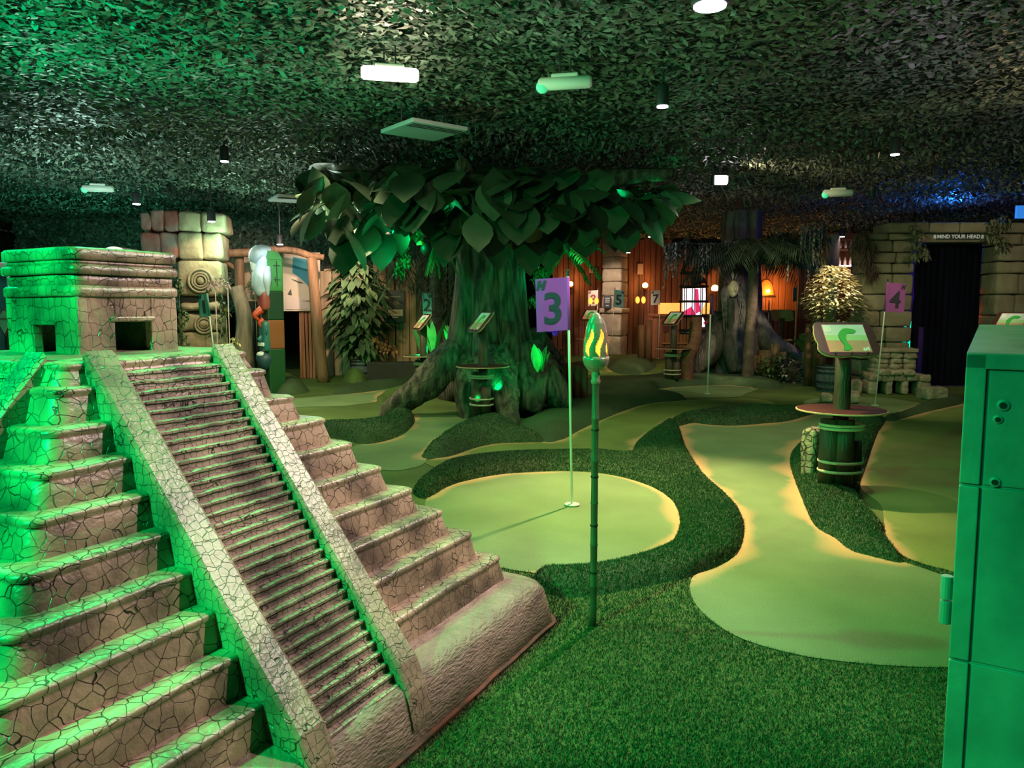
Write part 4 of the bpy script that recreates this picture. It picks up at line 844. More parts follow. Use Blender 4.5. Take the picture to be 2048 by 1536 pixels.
clump('painted_bush', 'small lit green bush in front of the mural, left of the totem', 'bush', 14.4, [(510, 570, 8), (516, 585, 9), (521, 600, 7), (505, 562, 6)], 30, .1, .05, MATS['ivy_leaf'], 45, -.2, stem=True)
def planks(name, px0, px1, pyt, Y, n, lab, mat, zb=0, jit=.04, cat='fence', Y1=None, gap=.012, lean=.01, th=.03):
    a_ = at(px0, pyt, Y); b_ = at(px1, pyt, Y1 or Y); L_ = (b_ - a_).length; w_ = L_ / n; mb = MB(); rs = random.Random(int(px0))
    ang = math.atan2(b_.y - a_.y, b_.x - a_.x)
    for i in range(n):
        h = a_.z + rs.uniform(-jit, jit) - zb
        m = Matrix.Rotation(rs.uniform(-lean, lean), 4, 'Y') @ Matrix.Translation(((i + .5) * w_, rs.uniform(-.015, .015), h / 2)) if lean else Matrix.Translation(((i + .5) * w_, 0, h / 2))
        mb.rbox(None, (w_ - gap, th, h), .008, mat=Matrix.Translation((0, 0, 0)) @ m, cuts=1, jit=.008)
    o = mb.build(name, mat, loc=(a_.x, a_.y, zb), rz=ang); return tag(o, lab, cat)
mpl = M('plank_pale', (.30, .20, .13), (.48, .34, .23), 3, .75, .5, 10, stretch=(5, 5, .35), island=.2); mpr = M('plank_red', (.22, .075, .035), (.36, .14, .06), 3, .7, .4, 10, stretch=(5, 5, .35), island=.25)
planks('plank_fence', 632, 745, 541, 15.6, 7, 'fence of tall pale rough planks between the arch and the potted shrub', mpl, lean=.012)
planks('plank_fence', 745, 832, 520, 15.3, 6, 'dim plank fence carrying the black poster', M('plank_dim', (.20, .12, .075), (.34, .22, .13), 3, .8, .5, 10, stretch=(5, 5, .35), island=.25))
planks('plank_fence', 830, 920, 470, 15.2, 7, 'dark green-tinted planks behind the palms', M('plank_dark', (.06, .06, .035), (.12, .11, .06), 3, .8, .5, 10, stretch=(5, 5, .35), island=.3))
planks('low_plank_fence', 596, 636, 617, 15.0, 6, 'low red-brown slatted fence behind the right arch post', mpr)
p = at(472, 560, 14.0); tag(MB().rbox((0, 0, 1.0), (.24, .05, 2.0), .02, jit=.01, cuts=1).build('pale_board', mpl, loc=(p.x - .04, 14.6, 0)), 'pale upright board between the column and the arch', 'board')
# poster
p = at(788, 612, 15.0); t = thing('info_poster', 'black information poster with a pale text panel on the plank fence', 'poster', (p.x, 15.17, at(788, 645, 15.0).z))
hh = at(788, 580, 15.0).z - at(788, 645, 15.0).z; ww = .37
MB().rbox((0, 0, hh / 2), (ww, .03, hh), .005).build('board', M('poster_black', (.012, .014, .013), rough=.5), t)
MB().box((0, -.018, hh * .30), (ww * .8, .004, hh * .2)).build('text_panel', M('poster_panel', (.45, .40, .28), rough=.7), t)
MB().box((0, -.018, hh * .80), (ww * .6, .004, .018)).build('title_line', M('poster_line', (.16, .2, .17), rough=.7), t)
MB().box((-.03, -.018, hh * .16), (ww * .45, .004, .022)).build('footer_line', M('poster_line2', (.4, .38, .3), rough=.7), t)
e_ = MB().ball((.02, -.014, hh * .6), (.07, .006, .06)); e_.build('picture', M('poster_pic', (.10, .07, .03), (.05, .09, .05), 20, .7), t)
for k in range(3): MB().box((-.02, -.0205, hh * (.34 - .035 * k)), (ww * .6, .002, .006)).build('text_line', M('poster_txt', (.12, .1, .06), rough=.8), t)
# totem pole
p = at_ground(551, 786); TYY = p.y; tot = thing('totem_pole', 'painted totem pole with a pale blue eagle on top', 'totem pole', (p.x, p.y, 0), R(38))
zz = lambda py: at(551, py, TYY).z
mg1 = M('totem_green', (.03, .18, .04), (.05, .24, .06), 4, .5); mg2 = M('totem_dark_green', (.008, .045, .02), rough=.5); mor = M('totem_orange', (.22, .07, .02), (.26, .09, .03), 4, .55); mg3 = M('totem_mid_green', (.01, .07, .02), rough=.5)
ww = .27
for y0, y1, m_ in ((583, 790, mg2), (697, 790, mg3), (640, 697, mor), (583, 640, mg2), (520, 583, mg1)):
    if y1 == 790 and y0 == 583: continue
    MB().rbox((0, 0, (max(0, zz(y1)) + zz(y0)) / 2), (ww, ww, zz(y0) - max(0, zz(y1)) + .005), .02).build('painted_block', m_, tot)
MB().prism([(-ww / 2, 0), (ww / 2, 0), (ww / 2 - .07, .12), (-ww / 2 + .03, .14)], -ww / 2, ww / 2, Matrix.Translation((0, 0, zz(520)))).build('painted_block', mg1, tot)
ln = MB().box((.0, -ww / 2 - .002, zz(548)), (.012, .006, .38))
mblkp = M('totem_line', (.01, .015, .012), rough=.6)
for x, y_, w_, h_ in ((.03, 548, .014, .40), (.03, 532, .11, .014), (.03, 560, .11, .014), (.0, 560, .012, .09)):
    MB().box((x, -ww / 2 - .001, zz(y_)), (w_, .006, h_)).build('painted_line', mblkp, tot)
mbl = M('totem_blue', (.30, .42, .55), (.55, .64, .72), 6, .45); mrd = M('totem_red', (.55, .07, .03), rough=.45); mtl = M('totem_teal', (.02, .13, .13), (.03, .18, .17), 5, .45); mwt = M('totem_white', (.7, .75, .75), rough=.4); myl = M('totem_yellow', (.6, .6, .08), rough=.4); mdb = M('totem_navy', (.02, .06, .09), rough=.5)
XF = -ww / 2        # carved front faces -x
def T3(dx, py, dy=0): return Vector((XF - dx, dy, zz(py)))
MB().tube(crom([T3(-.08, 508), T3(.06, 506), T3(.13, 519), T3(.10, 527)], 5, False), list(np.interp(np.linspace(0, 1, 16), [0, .5, 1], [.13, .12, .05])), 14).build('eagle_head', mbl, tot, smooth=True)
MB().tube([T3(.09, 520), T3(.16, 527), T3(.165, 541), T3(.14, 544)], [.06, .05, .03, .008], 10).build('beak', mwt, tot, smooth=True)
MB().tube(crom([T3(-.02, 516), T3(.02, 540), T3(.05, 560), T3(.03, 580), T3(-.04, 592)], 5, False), list(np.interp(np.linspace(0, 1, 21), [0, .5, .8, 1], [.13, .14, .13, .03])), 14).build('eagle_breast', mbl, tot, smooth=True)
for s_ in (-1, 1):
    MB().tube(crom([T3(-.03, 535, .10 * s_), T3(.0, 560, .15 * s_), T3(-.02, 594, .12 * s_)], 5, False), list(np.interp(np.linspace(0, 1, 11), [0, .5, 1], [.05, .07, .01])), 10).build('wing', mbl, tot, smooth=True)
    MB().ball(T3(.1, 514, .07 * s_), .018).build('eagle_eye', mdb, tot, smooth=True)
    MB().ball(T3(.03, 612, .07 * s_), (.03, .05, .075)).build('white_eye', mwt, tot, smooth=True)
    MB().ball(T3(.03, 658, .07 * s_), (.04, .06, .065)).build('yellow_eye', myl, tot, smooth=True)
    q_ = MB().ring(.085, .014, (0, 0, 0), 20, 6); q_.v = [T3(.035, 660, .07 * s_) + Vector((v_.z, v_.x, v_.y)) for v_ in q_.v]; q_.build('eye_ring', mtl, tot, smooth=True)
MB().rbox(T3(-.0, 600), (.16, ww, .34), .05, jit=.01, cuts=2).build('red_face', M('totem_maroon', (.28, .06, .05), rough=.5), tot, smooth=True)
MB().tube(crom([T3(.02, 617), T3(.12, 625), T3(.16, 632), T3(.1, 640)], 4, False), [.07, .07, .065, .06, .055, .05, .05, .045, .04, .035, .03, .025, .02], 10).build('red_beak', mrd, tot, smooth=True)
MB().tube(crom([T3(.03, 640), T3(.09, 645), T3(.06, 655)], 4, False), list(np.linspace(.05, .015, 9)), 10).build('red_jaw', mrd, tot, smooth=True)
tf_ = MB().rbox(T3(.0, 672), (.14, ww, .5), .05, jit=.012, cuts=2).build('teal_face', mtl, tot, smooth=True)
MB().tube([T3(.05, 672), T3(.1, 678), T3(.07, 684)], [.03, .045, .02], 10).build('snout', mtl, tot, smooth=True)
for k in range(4): MB().rbox(T3(.075, 688, -.09 + .06 * k), (.04, .04, .06), .01).build('tooth', mwt, tf_)
MB().ball(T3(.02, 720), (.14, .16, .16), jit=.2).build('lower_figure', mdb, tot, smooth=True)
MB().ball(T3(.08, 708), (.07, .1, .05)).build('lower_brow', mwt, tot, smooth=True)
# far left edge
p = at(9, 640, 7.5); t = thing('warning_sign', 'white diamond sign with a red border at the left edge', 'sign', (p.x, 7.5, 0))
zc = p.z; MB().tube([(0, 0.02, 0), (0, 0.02, zc)], .02, 10).build('post', mcap, t)
dm = lambda k: [(0, zc - .16 * k), (.078 * k, zc), (.05 * k, zc + .09 * k), (.0, zc + .11 * k), (-.078 * k, zc)]
MB().prism(dm(1.0), -.01, .0).build('border', M('sign_red', (.6, .05, .06), rough=.5), t); MB().prism(dm(.86), -.014, -.002).build('face', M('sign_white', (.85, .72, .72), rough=.5), t)
MB().box((0, -.0155, zc + .01), (.06, .003, .024)).build('red_panel', M('sign_panel', (.75, .25, .25), rough=.5), t)
p = at(250, 512, 11.0); t = thing('striped_hood', 'red and white arched hood seen above the shrine roof', 'hood', (p.x, 11, 0))
za = at(250, 496, 11).z; hm = MB(); vs = []; fs = []
for i in range(17):
    q_ = math.pi * i / 16; c_, s_ = math.cos(q_), math.sin(q_)
    for y_, r_ in ((-.3, .21), (-.3, .17), (.3, .17), (.3, .21)): vs.append(Vector((c_ * r_, y_, za - .17 + s_ * r_ * .8)))
for i in range(16):
    for k in range(4): fs.append((i * 4 + k, i * 4 + (k + 1) % 4, i * 4 + 4 + (k + 1) % 4, i * 4 + 4 + k))
hm.add(vs, fs).build('arch', M('hood_stripes', (.5, .12, .06), (.6, .55, .5), 4, .5, sharp=.04), t)
MB().box((0, .0, (za - .15) / 2), (.4, .5, za - .15)).build('body', M('hood_dark', (.03, .05, .045), rough=.7), t)
p = at(15, 560, 10.5); t = thing('lit_doorway', 'pale blue lit doorway frame at the far left edge', 'doorway', (p.x, 10.5, 0))
MB().box((-.4, 0, 1.0), (.9, .06, 2.0)).build('panel', M('panel_blue', (.10, .18, .32), (.25, .3, .42), 3, .6), t); MB().tube([(.06, -.05, 0), (.06, -.05, 1.95)], .035, 10).build('white_post', mwhite, t)
MB().rbox((-.3, -.08, 1.93), (.95, .1, .12), .02).build('header', M('header_cream', (.6, .5, .42), rough=.6), t)

# ------------------------------------------------------------------ back right: timber hall, stone pillar, lamps
WY = 22.0
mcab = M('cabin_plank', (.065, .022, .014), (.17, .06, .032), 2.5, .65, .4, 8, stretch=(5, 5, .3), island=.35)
planks('cabin_wall', 1105, 1345, 478, WY, 22, 'dark red-brown vertical plank wall of the timber hall', mcab, cat='wall', lean=.0, jit=.02)
planks('cabin_wall', 1345, 1480, 500, WY - .2, 12, 'plank wall behind the glowing bar panel', mcab, cat='wall', lean=.0, jit=.02)
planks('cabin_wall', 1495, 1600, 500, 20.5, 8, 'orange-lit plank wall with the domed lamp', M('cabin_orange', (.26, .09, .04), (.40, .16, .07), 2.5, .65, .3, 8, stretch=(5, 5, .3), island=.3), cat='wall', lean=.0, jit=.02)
planks('cabin_wall', 1600, 1760, 465, 19.5, 12, 'dark red planks behind the bottle shelves', mcab, cat='wall', lean=.0, jit=.02)
PY_ = 20.8; p = at(1228, 690, PY_); pil = thing('stone_pillar', 'square pillar of large pale stone blocks in front of the plank wall', 'pillar', (p.x, PY_, 0), R(-28))
mps = M('pillar_stone', (.24, .19, .14), (.40, .33, .26), 4, .8, 1.0, 9, island=.2); zs = [at(1228, y_, PY_).z for y_ in (700, 645, 620)] 
z = 0
for h, ww in ((.62, .56), (.60, .58)): MB().rbox((0, 0, z + h / 2), (ww, ww, h), .05, 0, 3, .02, cuts=2).build('stone_block', mps, pil, smooth=True); z += h
MB().rbox((0, 0, z + .07), (.66, .66, .13), .04, 0, 2, .015, cuts=1).build('ledge', mps, pil, smooth=True); z += .14
while z < 2.9: h = random.uniform(.28, .42); MB().rbox((0, 0, z + h / 2), (.54, .54, h), .05, 0, 3, .02, cuts=2).build('stone_block', mps, pil, smooth=True); z += h
p = at(1217, 608, PY_ - .6); t = thing('menu_board', 'small dark board with pale writing on the pillar ledge', 'board', (p.x, PY_ - .33, 1.347)); MB().rbox((0, 0, .17), (.19, .03, .34), .02).build('board', M('menu_dark', (.03, .04, .07), rough=.5), t)
mmn = M('menu_text', (.55, .55, .55), rough=.6)
for z_, w_ in ((.27, .13), (.22, .12), (.17, .12), (.08, .07)): MB().box((0, -.017, z_), (w_, .004, .022)).build('text_line', mmn, t)
for px, py, w_, h_, lab in ((1186, 541, .22, .13, 'pale paper notice on the wall left of the stone pillar'), (1281, 538, .16, .30, 'tall pale notice right of the stone pillar')):
    p = at(px, py, WY - .1); tag(MB().rbox((0, 0, 0), (w_, .012, h_), .003).build('paper_notice', M('paper', (.35, .26, .26), rough=.7), loc=(p.x, WY - .06, p.z)), lab, 'notice')
mbulb = M('lamp_bulb', (1, .6, .2), emit=(1.0, .50, .12), estr=14); mbr = M('lamp_brass', (.12, .06, .03), rough=.4, metal=.5); mamb = M('amber_glass', (.8, .3, .05), emit=(1.0, .30, .04), estr=2.4)
def sconce(px, py, Y, lab, watts=12, r=.08):
    p = at(px, py, Y); t = thing('wall_lamp', lab, 'lamp', p)
    MB().ball((0, -.1, 0), r, 14, 9).build('bulb', mbulb, t, smooth=True); MB().tube([(0, .12, -.12), (0, .0, -.16), (0, -.1, -.1)], .02, 8).build('bracket', mbr, t); MB().lathe([(.03, -.14), (.07, -.1), (.075, -.06)], c=(0, -.1, 0), seg=14).build('holder', mbr, t)
    point(p + Vector((0, -.32, .02)), watts, AMBER, .07)
sconce(1289, 571, WY - .15, 'glowing wall lamp above the twin lamps, right of the pillar', 17); sconce(1141, 568, WY - .15, 'glowing wall lamp half hidden behind flag 3', 17, .07); sconce(1428, 577, WY - .4, 'glowing wall lamp between the iron cage and the carved tree', 16, .1); sconce(1713, 563, 18.9, 'glowing amber lamp left of the stone gateway', 16, .1)
def twin(px, py, Y, lab):
    p = at(px, py, Y); t = thing('twin_lamp', lab, 'lamp', (p.x, Y, 0))
    for s_ in (-1, 1):
        MB().ball((s_ * .075, 0, p.z), (.055, .055, .09)).build('glass', mamb, t, smooth=True); MB().tube([(s_ * .075, 0, 0), (s_ * .075, 0, p.z - .08)], .015, 8).build('stem', mbr, t)
    point((p.x, Y - .25, p.z), 5, AMBER, .06)
twin(1187, 602, 19.4, 'pair of small orange lamps below flag 8'); twin(1281, 600, 19.6, 'pair of small orange lamps behind flag 7')
# bar with a glowing back panel
p = at(1370, 640, WY - 1.2); bar = thing('bar_counter', 'brown plank bar counter behind the iron cage', 'counter', (p.x, WY - 1.2, 0))
zt = at(1370, 628, WY - 1.2).z; MB().rbox((0, 0, zt - .04), (1.9, .5, .08), .02).build('top', mpr, bar); mb = MB()
for k in range(10): mb.rbox((-.85 + k * .19, .0, (zt - .08) / 2), (.18, .4, zt - .09), .01)
mb.build('front', mpr, bar); MB().rbox((.1, -.24, .42), (1.5, .05, .04), .01).build('foot_rail', M('rail_copper', (.6, .25, .12), rough=.35, metal=.3), bar); MB().rbox((-.55, -.225, .85), (.16, .02, .26), .01).build('notice', M('notice_red', (.12, .03, .04), rough=.6), bar)
p = at(1372, 606, WY - .24); tag(MB().rbox((0, 0, 0), (1.5, .06, .58), .01).build('backlit_panel', M('panel_glow', (.7, .25, .06), (.9, .45, .12), 3, emit=(1.0, .33, .07), estr=1.5), loc=(p.x - .02, WY - .25, p.z - .29)), 'glowing orange backlit panel over the bar', 'lit panel')
point((p.x, WY - 1.0, p.z + .1), 6, AMBER, .2)
p = at(1386, 612, 17.2); t = thing('glow_banner', 'bright white and crimson glowing banner standing in for a screen behind the iron cage', 'banner', (p.x, 17.2, 0)); mlw = M('banner_white_glow', (.9, .8, .9), emit=(1.0, .86, 1.0), estr=1.1); mlr = M('banner_red_glow', (.6, .02, .1), emit=(.75, .03, .16), estr=.8)  # cloth shapes emit, standing in for a backlit screen
bp = lambda pts, y_, m_, nm: MB().prism([(at(x, y2, 17.2).x - p.x, at(x, y2, 17.2).z) for x, y2 in pts], -y_, -y_ + .02).build(nm, m_, t)
bp([(1366, 577), (1411, 576), (1412, 602), (1402, 625), (1414, 654), (1403, 654), (1398, 634), (1385, 632), (1366, 622)], 0, mlw, 'white_cloth'); bp([(1390, 578), (1396, 578), (1398, 606), (1402, 622), (1390, 628)], .012, mlr, 'crimson_band'); bp([(1367, 623), (1383, 613), (1392, 630), (1380, 632), (1368, 632)], .012, mlr, 'crimson_hem'); bp([(1406, 646), (1413, 640), (1414, 654)], .012, mlr, 'crimson_tip')
MB().box((.02, .03, at(1386, 640, 17.2).z / 2), (.05, .03, at(1386, 640, 17.2).z)).build('stand', mcap, t)
# iron cage on a leaning trunk
CGY = 14.4; p = at(1386, 640, CGY); cg = thing('iron_cage', 'black iron cage with hoops and a dark skull on top', 'cage', (p.x, CGY, 0)); mir = M('iron_black', (.02, .014, .013), rough=.5, metal=.4)
cr_ = .245; zb_ = at(1386, 665, CGY).z; zc_ = at(1386, 546, CGY).z
for k in range(10):
    q_ = 2 * math.pi * k / 10; x, y_ = math.cos(q_) * cr_, math.sin(q_) * cr_
    MB().tube([(x, y_, zb_), (x, y_, zc_), (x * .9, y_ * .9, zc_ + .1), (x * .25, y_ * .25, zc_ + .22)], .008, 6).build('bar', mir, cg)
for py_ in (546, 573, 603, 632, 661): MB().ring(cr_ + .008, .02, (0, 0, at(1386, py_, CGY).z), 30, 8).build('hoop', mir, cg, smooth=True)
MB().tube(crom([(-.2, 0, zc_), (-.16, 0, zc_ + .22), (0, 0, zc_ + .33), (.16, 0, zc_ + .22), (.2, 0, zc_)], 5, False), .022, 8).build('handle', mir, cg, smooth=True)
MB().ball((0, -.16, at(1386, 562, CGY).z), (.12, .11, .09), jit=.2).build('skull', M('skull_dark', (.08, .04, .03), (.03, .02, .02), 8, .7), cg, smooth=True); MB().tube([(0, -.2, zc_ - .1), (.1, -.28, zc_ - .14), (.17, -.28, zc_ - .2)], [.08, .05, .01], 9).build('beak', MATS['skull_dark'], cg, smooth=True)
MB().lathe([(.0, zb_ - .04), (cr_, zb_ - .03), (cr_, zb_), (0, zb_ + .01)], seg=24, cap=False).build('floor_plate', mir, cg); MB().tube([(0, 0, 0), (0, 0, zb_ - .03)], .05, 10).build('stem', mir, cg)
t = thing('leaning_palm_trunk', 'reddish ringed palm trunk bending up below the iron cage', 'palm trunk', (0, 0, 0)); q_ = [at(1371, 742, 13.7), at(1374, 715, 13.7), at(1388, 690, 13.7), at(1392, 650, 13.7), at(1392, 634, 13.7)]; t.location = (q_[0].x, 13.7, 0); t_ = Vector((q_[0].x, 13.7, 0)); q_[0].z = 0
palm_trunk(t, [v_ - t_ for v_ in q_], .13, .09, M('palm_red', (.16, .055, .035), (.25, .10, .06), 6, .8, .8, 16), rings=14)
# carved tree with a face, and a palm in front
KY = 15.0; p = at(1475, 735, KY); kt = thing('carved_tree', 'dark carved tree with a pale human face in its trunk', 'carved tree', (p.x, KY, 0)); mdt = M('carved_bark', (.028, .022, .02), (.11, .095, .085), 5, .6, 1.5, 12, stretch=(2.5, 2.5, .6))
def K3(px, py, dy=0): v_ = at(px, py, KY + dy); return Vector((v_.x - p.x, dy, v_.z))
vs = []; fs = []; NS, NL = 48, 34
for j in range(NL + 1):
    z = 3.2 * j / NL; r = np.interp(z, [0, .3, .7, 1.2, 1.8, 2.4, 3.2], [.62, .5, .42, .40, .36, .34, .36])
    for i in range(NS): q_ = 2 * math.pi * i / NS; k = 1 + .09 * math.sin(q_ * 7 + z) + .06 * math.sin(q_ * 12 + 2) + .1 * mnoise.noise(Vector((math.cos(q_) * 2, math.sin(q_) * 2, z * 1.5))); vs.append(Vector((math.cos(q_) * r * k, math.sin(q_) * r * k, z)))
for j in range(NL):
    for i in range(NS): fs.append((j * NS + i, j * NS + (i + 1) % NS, (j + 1) * NS + (i + 1) % NS, (j + 1) * NS + i))
MB().add(vs, fs).build('trunk', mdt, kt, smooth=True)
for pts, rad in (([K3(1500, 640), K3(1530, 680, -.2), K3(1560, 700, -.3), K3(1598, 720, -.4), K3(1605, 740, -.4)], [.3, .25, .2, .12, .05]), ([K3(1450, 640), K3(1425, 690, -.2), K3(1405, 720, -.3), K3(1390, 745, -.3)], [.3, .3, .2, .08]), ([K3(1470, 650, -.2), K3(1465, 700, -.5), K3(1470, 745, -.6)], [.25, .2, .12])):
    P = crom(pts, 5, False); MB().tube(P, list(np.interp(np.linspace(0, 1, len(P)), np.linspace(0, 1, len(rad)), rad)), 14, wob=.1).build('root', mdt, kt, smooth=True)
fc = K3(1466, 578, -.42); vs = []; fs = []; NU, NV = 30, 26
for j in range(NV + 1):
    v = j / NV; la = math.pi * v
    for i in range(NU + 1):
        u = i / NU; lo = math.pi * (u - .5); x = math.sin(la) * math.sin(lo); y_ = -math.sin(la) * math.cos(lo); z = math.cos(la)
        w_ = .115 * (1 - .25 * max(0, -z) ** 1.5); d = .12 * y_
        nose = math.exp(-(x / .16) ** 2) * max(0, math.exp(-((z + .02) / .26) ** 2)) * .04 * (1.25 if z < .05 else .8); eye = math.exp(-((abs(x) - .36) / .16) ** 2 - ((z - .16) / .1) ** 2) * -.018; brow = math.exp(-((z - .3) / .08) ** 2) * math.exp(-(x / .6) ** 4) * .014; mouth = math.exp(-((z + .45) / .035) ** 2 - (x / .3) ** 2) * -.014; lip = (math.exp(-((z + .38) / .05) ** 2) + math.exp(-((z + .53) / .05) ** 2)) * math.exp(-(x / .26) ** 2) * .012; ck = math.exp(-((abs(x) - .5) / .2) ** 2 - ((z + .12) / .18) ** 2) * .014; ch = math.exp(-((z + .78) / .14) ** 2 - (x / .3) ** 2) * .016
        vs.append(fc + Vector((x * w_, d - 1.7 * (nose + eye + brow + mouth + lip + ck + ch) * (1 if y_ < 0 else 0), z * .165)))
for j in range(NV):
    for i in range(NU): a_ = j * (NU + 1) + i; fs.append((a_, a_ + 1, a_ + NU + 2, a_ + NU + 1))
MB().add(vs, fs).build('face', M('carved_face', (.52, .42, .26), (.62, .52, .34), 12, .55), kt, smooth=True)['label'] = 'pale carved human face'
mh1 = M('carved_hair', (.04, .035, .035), (.2, .18, .16), 14, .5); rs = random.Random(2)
for s_ in (-1, 1):
    for k in range(7):
        x = s_ * (.07 + .014 * k); b = fc + Vector((x * .7, -.02 + .012 * k, .12 - .01 * k)); P = crom([b, fc + Vector((x * 1.35, -.04 + .01 * k, -.05)), fc + Vector((x * 1.3 + rs.uniform(-.02, .02), -.06, -.35)), fc + Vector((x * .8 + rs.uniform(-.04, .04), -.02, -.75 - .03 * k))], 5, False)
        MB().tube(P, list(np.linspace(.022, .008, len(P))), 7).build('hair_lock', mh1, kt, smooth=True)
for k in range(9):
    q_ = math.pi * (k / 8); b = fc + Vector((math.cos(q_) * .12, .04, math.sin(q_) * .13 + .04)); lf = MB().leaf(b, (math.cos(q_), .1, math.sin(q_) + .3), .17, .05, 0, n=4); lf.build('feather', M('carved_feather', (.3, .27, .25), (.45, .4, .36), 10, .5), kt)
q_ = MB().ring(.112, .014, (0, 0, 0), 24, 6); q_.v = [fc + Vector((v_.x, -.05 + .25 * v_.y * .2, .09 + v_.z + .03 * (v_.y < 0))) for v_ in q_.v]; q_.build('headband', mh1, kt, smooth=True)
MB().tube(crom([fc + Vector((-.02, -.06, -.17)), fc + Vector((0, -.05, -.45)), fc + Vector((.03, 0, -.9))], 6, False), list(np.linspace(.09, .13, 13)), 12, wob=.12).build('robe_folds', mdt, kt, smooth=True)
PLY = 13.9; p2 = at(1497, 740, PLY); t = thing('palm_tree', 'palm with a dark ringed trunk and drooping fronds in front of the carved tree', 'palm', (p2.x, PLY, 0))
palm_trunk(t, [(-.02, 0, 0), (0, 0, .9), (.03, 0, 1.7), (.02, 0, 2.35)], .10, .085, M('palm_dim', (.07, .045, .035), (.15, .10, .08), 6, .8, .8, 16), rings=24)
f = MB(); rs = random.Random(14)
for k in range(30):
    q_ = k * 2.4; f.frond((.02, 0, 2.45 + rs.uniform(-.05, .1)), (math.cos(q_), math.sin(q_) * .7, rs.uniform(.05, .4)), rs.uniform(.9, 1.35), rs.uniform(.35, .6), 20, .36, .028, 1.2)
f.build('fronds', mpalm, t); f = MB()
for dx, dz in ((-.5, .8), (-.25, .9), (.15, 1), (.45, .9), (-.8, .5), (.0, .8), (.3, .95)): f.frond((.0, -.1, 2.4), (dx, -.4, dz), .5, .55, 14, .2, .028, .5)
f.build('lit_fronds', M('palm_lit', (.12, .15, .07), (.2, .24, .11), 5, .55, island=.3), t)['label'] = 'fronds at the top with lamplight put into a paler colour'  # paler leaf copy: light on the top fronds is in the colour
strands('hanging_moss', 'pale hanging flower strands left of the iron cage', 'moss', 13.6, [(1331, 490, 572), (1336, 488, 560), (1346, 486, 552), (1350, 484, 540), (1356, 484, 556), (1362, 482, 530), (1372, 482, 520), (1340, 484, 530), (1398, 486, 540), (1406, 488, 552), (1414, 488, 530)], mgrey, 3, .07, .04)
strands('hanging_moss', 'grey hanging strands over the carved face', 'moss', 13.7, [(1451, 480, 530), (1456, 478, 540), (1462, 480, 545), (1468, 482, 540), (1474, 480, 525), (1516, 490, 545), (1422, 484, 520), (1430, 486, 528)], mgrey, 5, .06, .035)
strands('hanging_moss', 'grey hanging strands right of the palm, near the lit bush', 'moss', 13.4, [(1602, 450, 520), (1608, 448, 500), (1614, 450, 525), (1622, 452, 512), (1630, 450, 528), (1638, 455, 540), (1646, 448, 515), (1576, 520, 560), (1616, 530, 565)], mgrey, 7, .06, .035)
for sp_, lb_ in (([(1380, 490, 30), (1420, 500, 26), (1345, 492, 16)], 'dark moss hanging from the ceiling over the iron cage'), ([(1540, 500, 24), (1560, 480, 34), (1590, 500, 22), (1600, 480, 26), (1640, 470, 22)], 'dark moss hanging from the ceiling right of the palm')): clump('moss_mat', lb_, 'moss', 13.9, sp_, 90, .22, .03, mpalm, 51, 1.0)
# domed lamp, shelf, counter on the right wall
p = at(1532, 590, 20.46); t = thing('domed_lamp', 'orange half-dome wall lamp on the lit planks', 'lamp', p); vs = []; fs = []
for j in range(9):
    a_ = math.pi / 2 * j / 8
    for i in range(21): b_ = math.pi * i / 20; vs.append(Vector((math.cos(a_) * math.cos(b_) * .2, -math.cos(a_) * math.sin(b_) * .14, math.sin(a_) * .42 * .95)))
for j in range(8):
    for i in range(20): fs.append((j * 21 + i, j * 21 + i + 1, j * 21 + 22 + i, j * 21 + 21 + i))
MB().add(vs, fs).build('shade', M('dome_shade', (.7, .22, .03), emit=(1.0, .24, .02), estr=.9), t, smooth=True); MB().ball((0, -.16, .1), .05).build('bulb', mbulb, t, smooth=True); MB().rbox((0, -.03, -.02), (.42, .1, .04), .01).build('base', mbr, t); point(p + Vector((0, -.4, .05)), 24, AMBER, .08)
p = at(1545, 620, 19.6); t = thing('side_counter', 'red-brown plank counter below the domed lamp', 'counter', (p.x, 19.7, 0)); MB().rbox((0, 0, p.z - .03), (1.1, .5, .06), .01).build('top', mpr, t); mb = MB()
for k in range(6): mb.rbox((-.46 + k * .184, 0, (p.z - .06) / 2), (.175, .44, p.z - .07), .01)
mb.build('front', mcab, t)
p = at(1661, 600, 17.5); tag(MB().tube([(0, 0, 0), (0.01, 0, 1.3), (0, 0, 3.0)], [.16, .15, .14], 16, wob=.03).build('round_post', M('post_pale', (.4, .26, .16), (.5, .34, .22), 4, .7, .4, 12, stretch=(3, 3, .4)), loc=(p.x, 17.5, 0), smooth=True), 'pale round timber post behind the lit bush', 'post')
p = at(1698, 540, 18.6); t = thing('bottle_shelf', 'dark wooden shelf unit behind the lit bush', 'shelf', (p.x, 18.6, 0)); zl = [at(1698, y_, 18.6).z for y_ in (560, 534, 500, 480)]
for z in zl: MB().rbox((0, 0, z), (.75, .3, .035), .008).build('shelf', mcab, t)
for x in (-.37, .37): MB().rbox((x, .05, 1.3), (.05, .3, 2.6), .01).build('side_panel', mcab, t)
mbt = M('bottle_glass', (.25, .2, .17), (.4, .33, .3), 6, .2, spec=.7); t0 = None; rs = random.Random(6)
for z in zl[:3]:
    for k in range(5):
        x = p.x - .28 + k * .13; h = .2; nm_ = ['lowest', 'middle', 'upper'][zl.index(z)]
        if t0 is None: t0 = MB().lathe([(.035, 0), (.037, .1), (.03, .14), (.012, .17), (.012, .21)], seg=12).build('bottle', mbt, loc=(x, 18.5, z + .018), smooth=True); o = t0
        else: o = t0.copy(); COL.objects.link(o); o.location = (x, 18.5, z + .018)
        tag(o, 'bottle on the %s visible shelf behind the lit bush' % nm_, 'bottle', 'bottles on the %s shelf' % nm_)
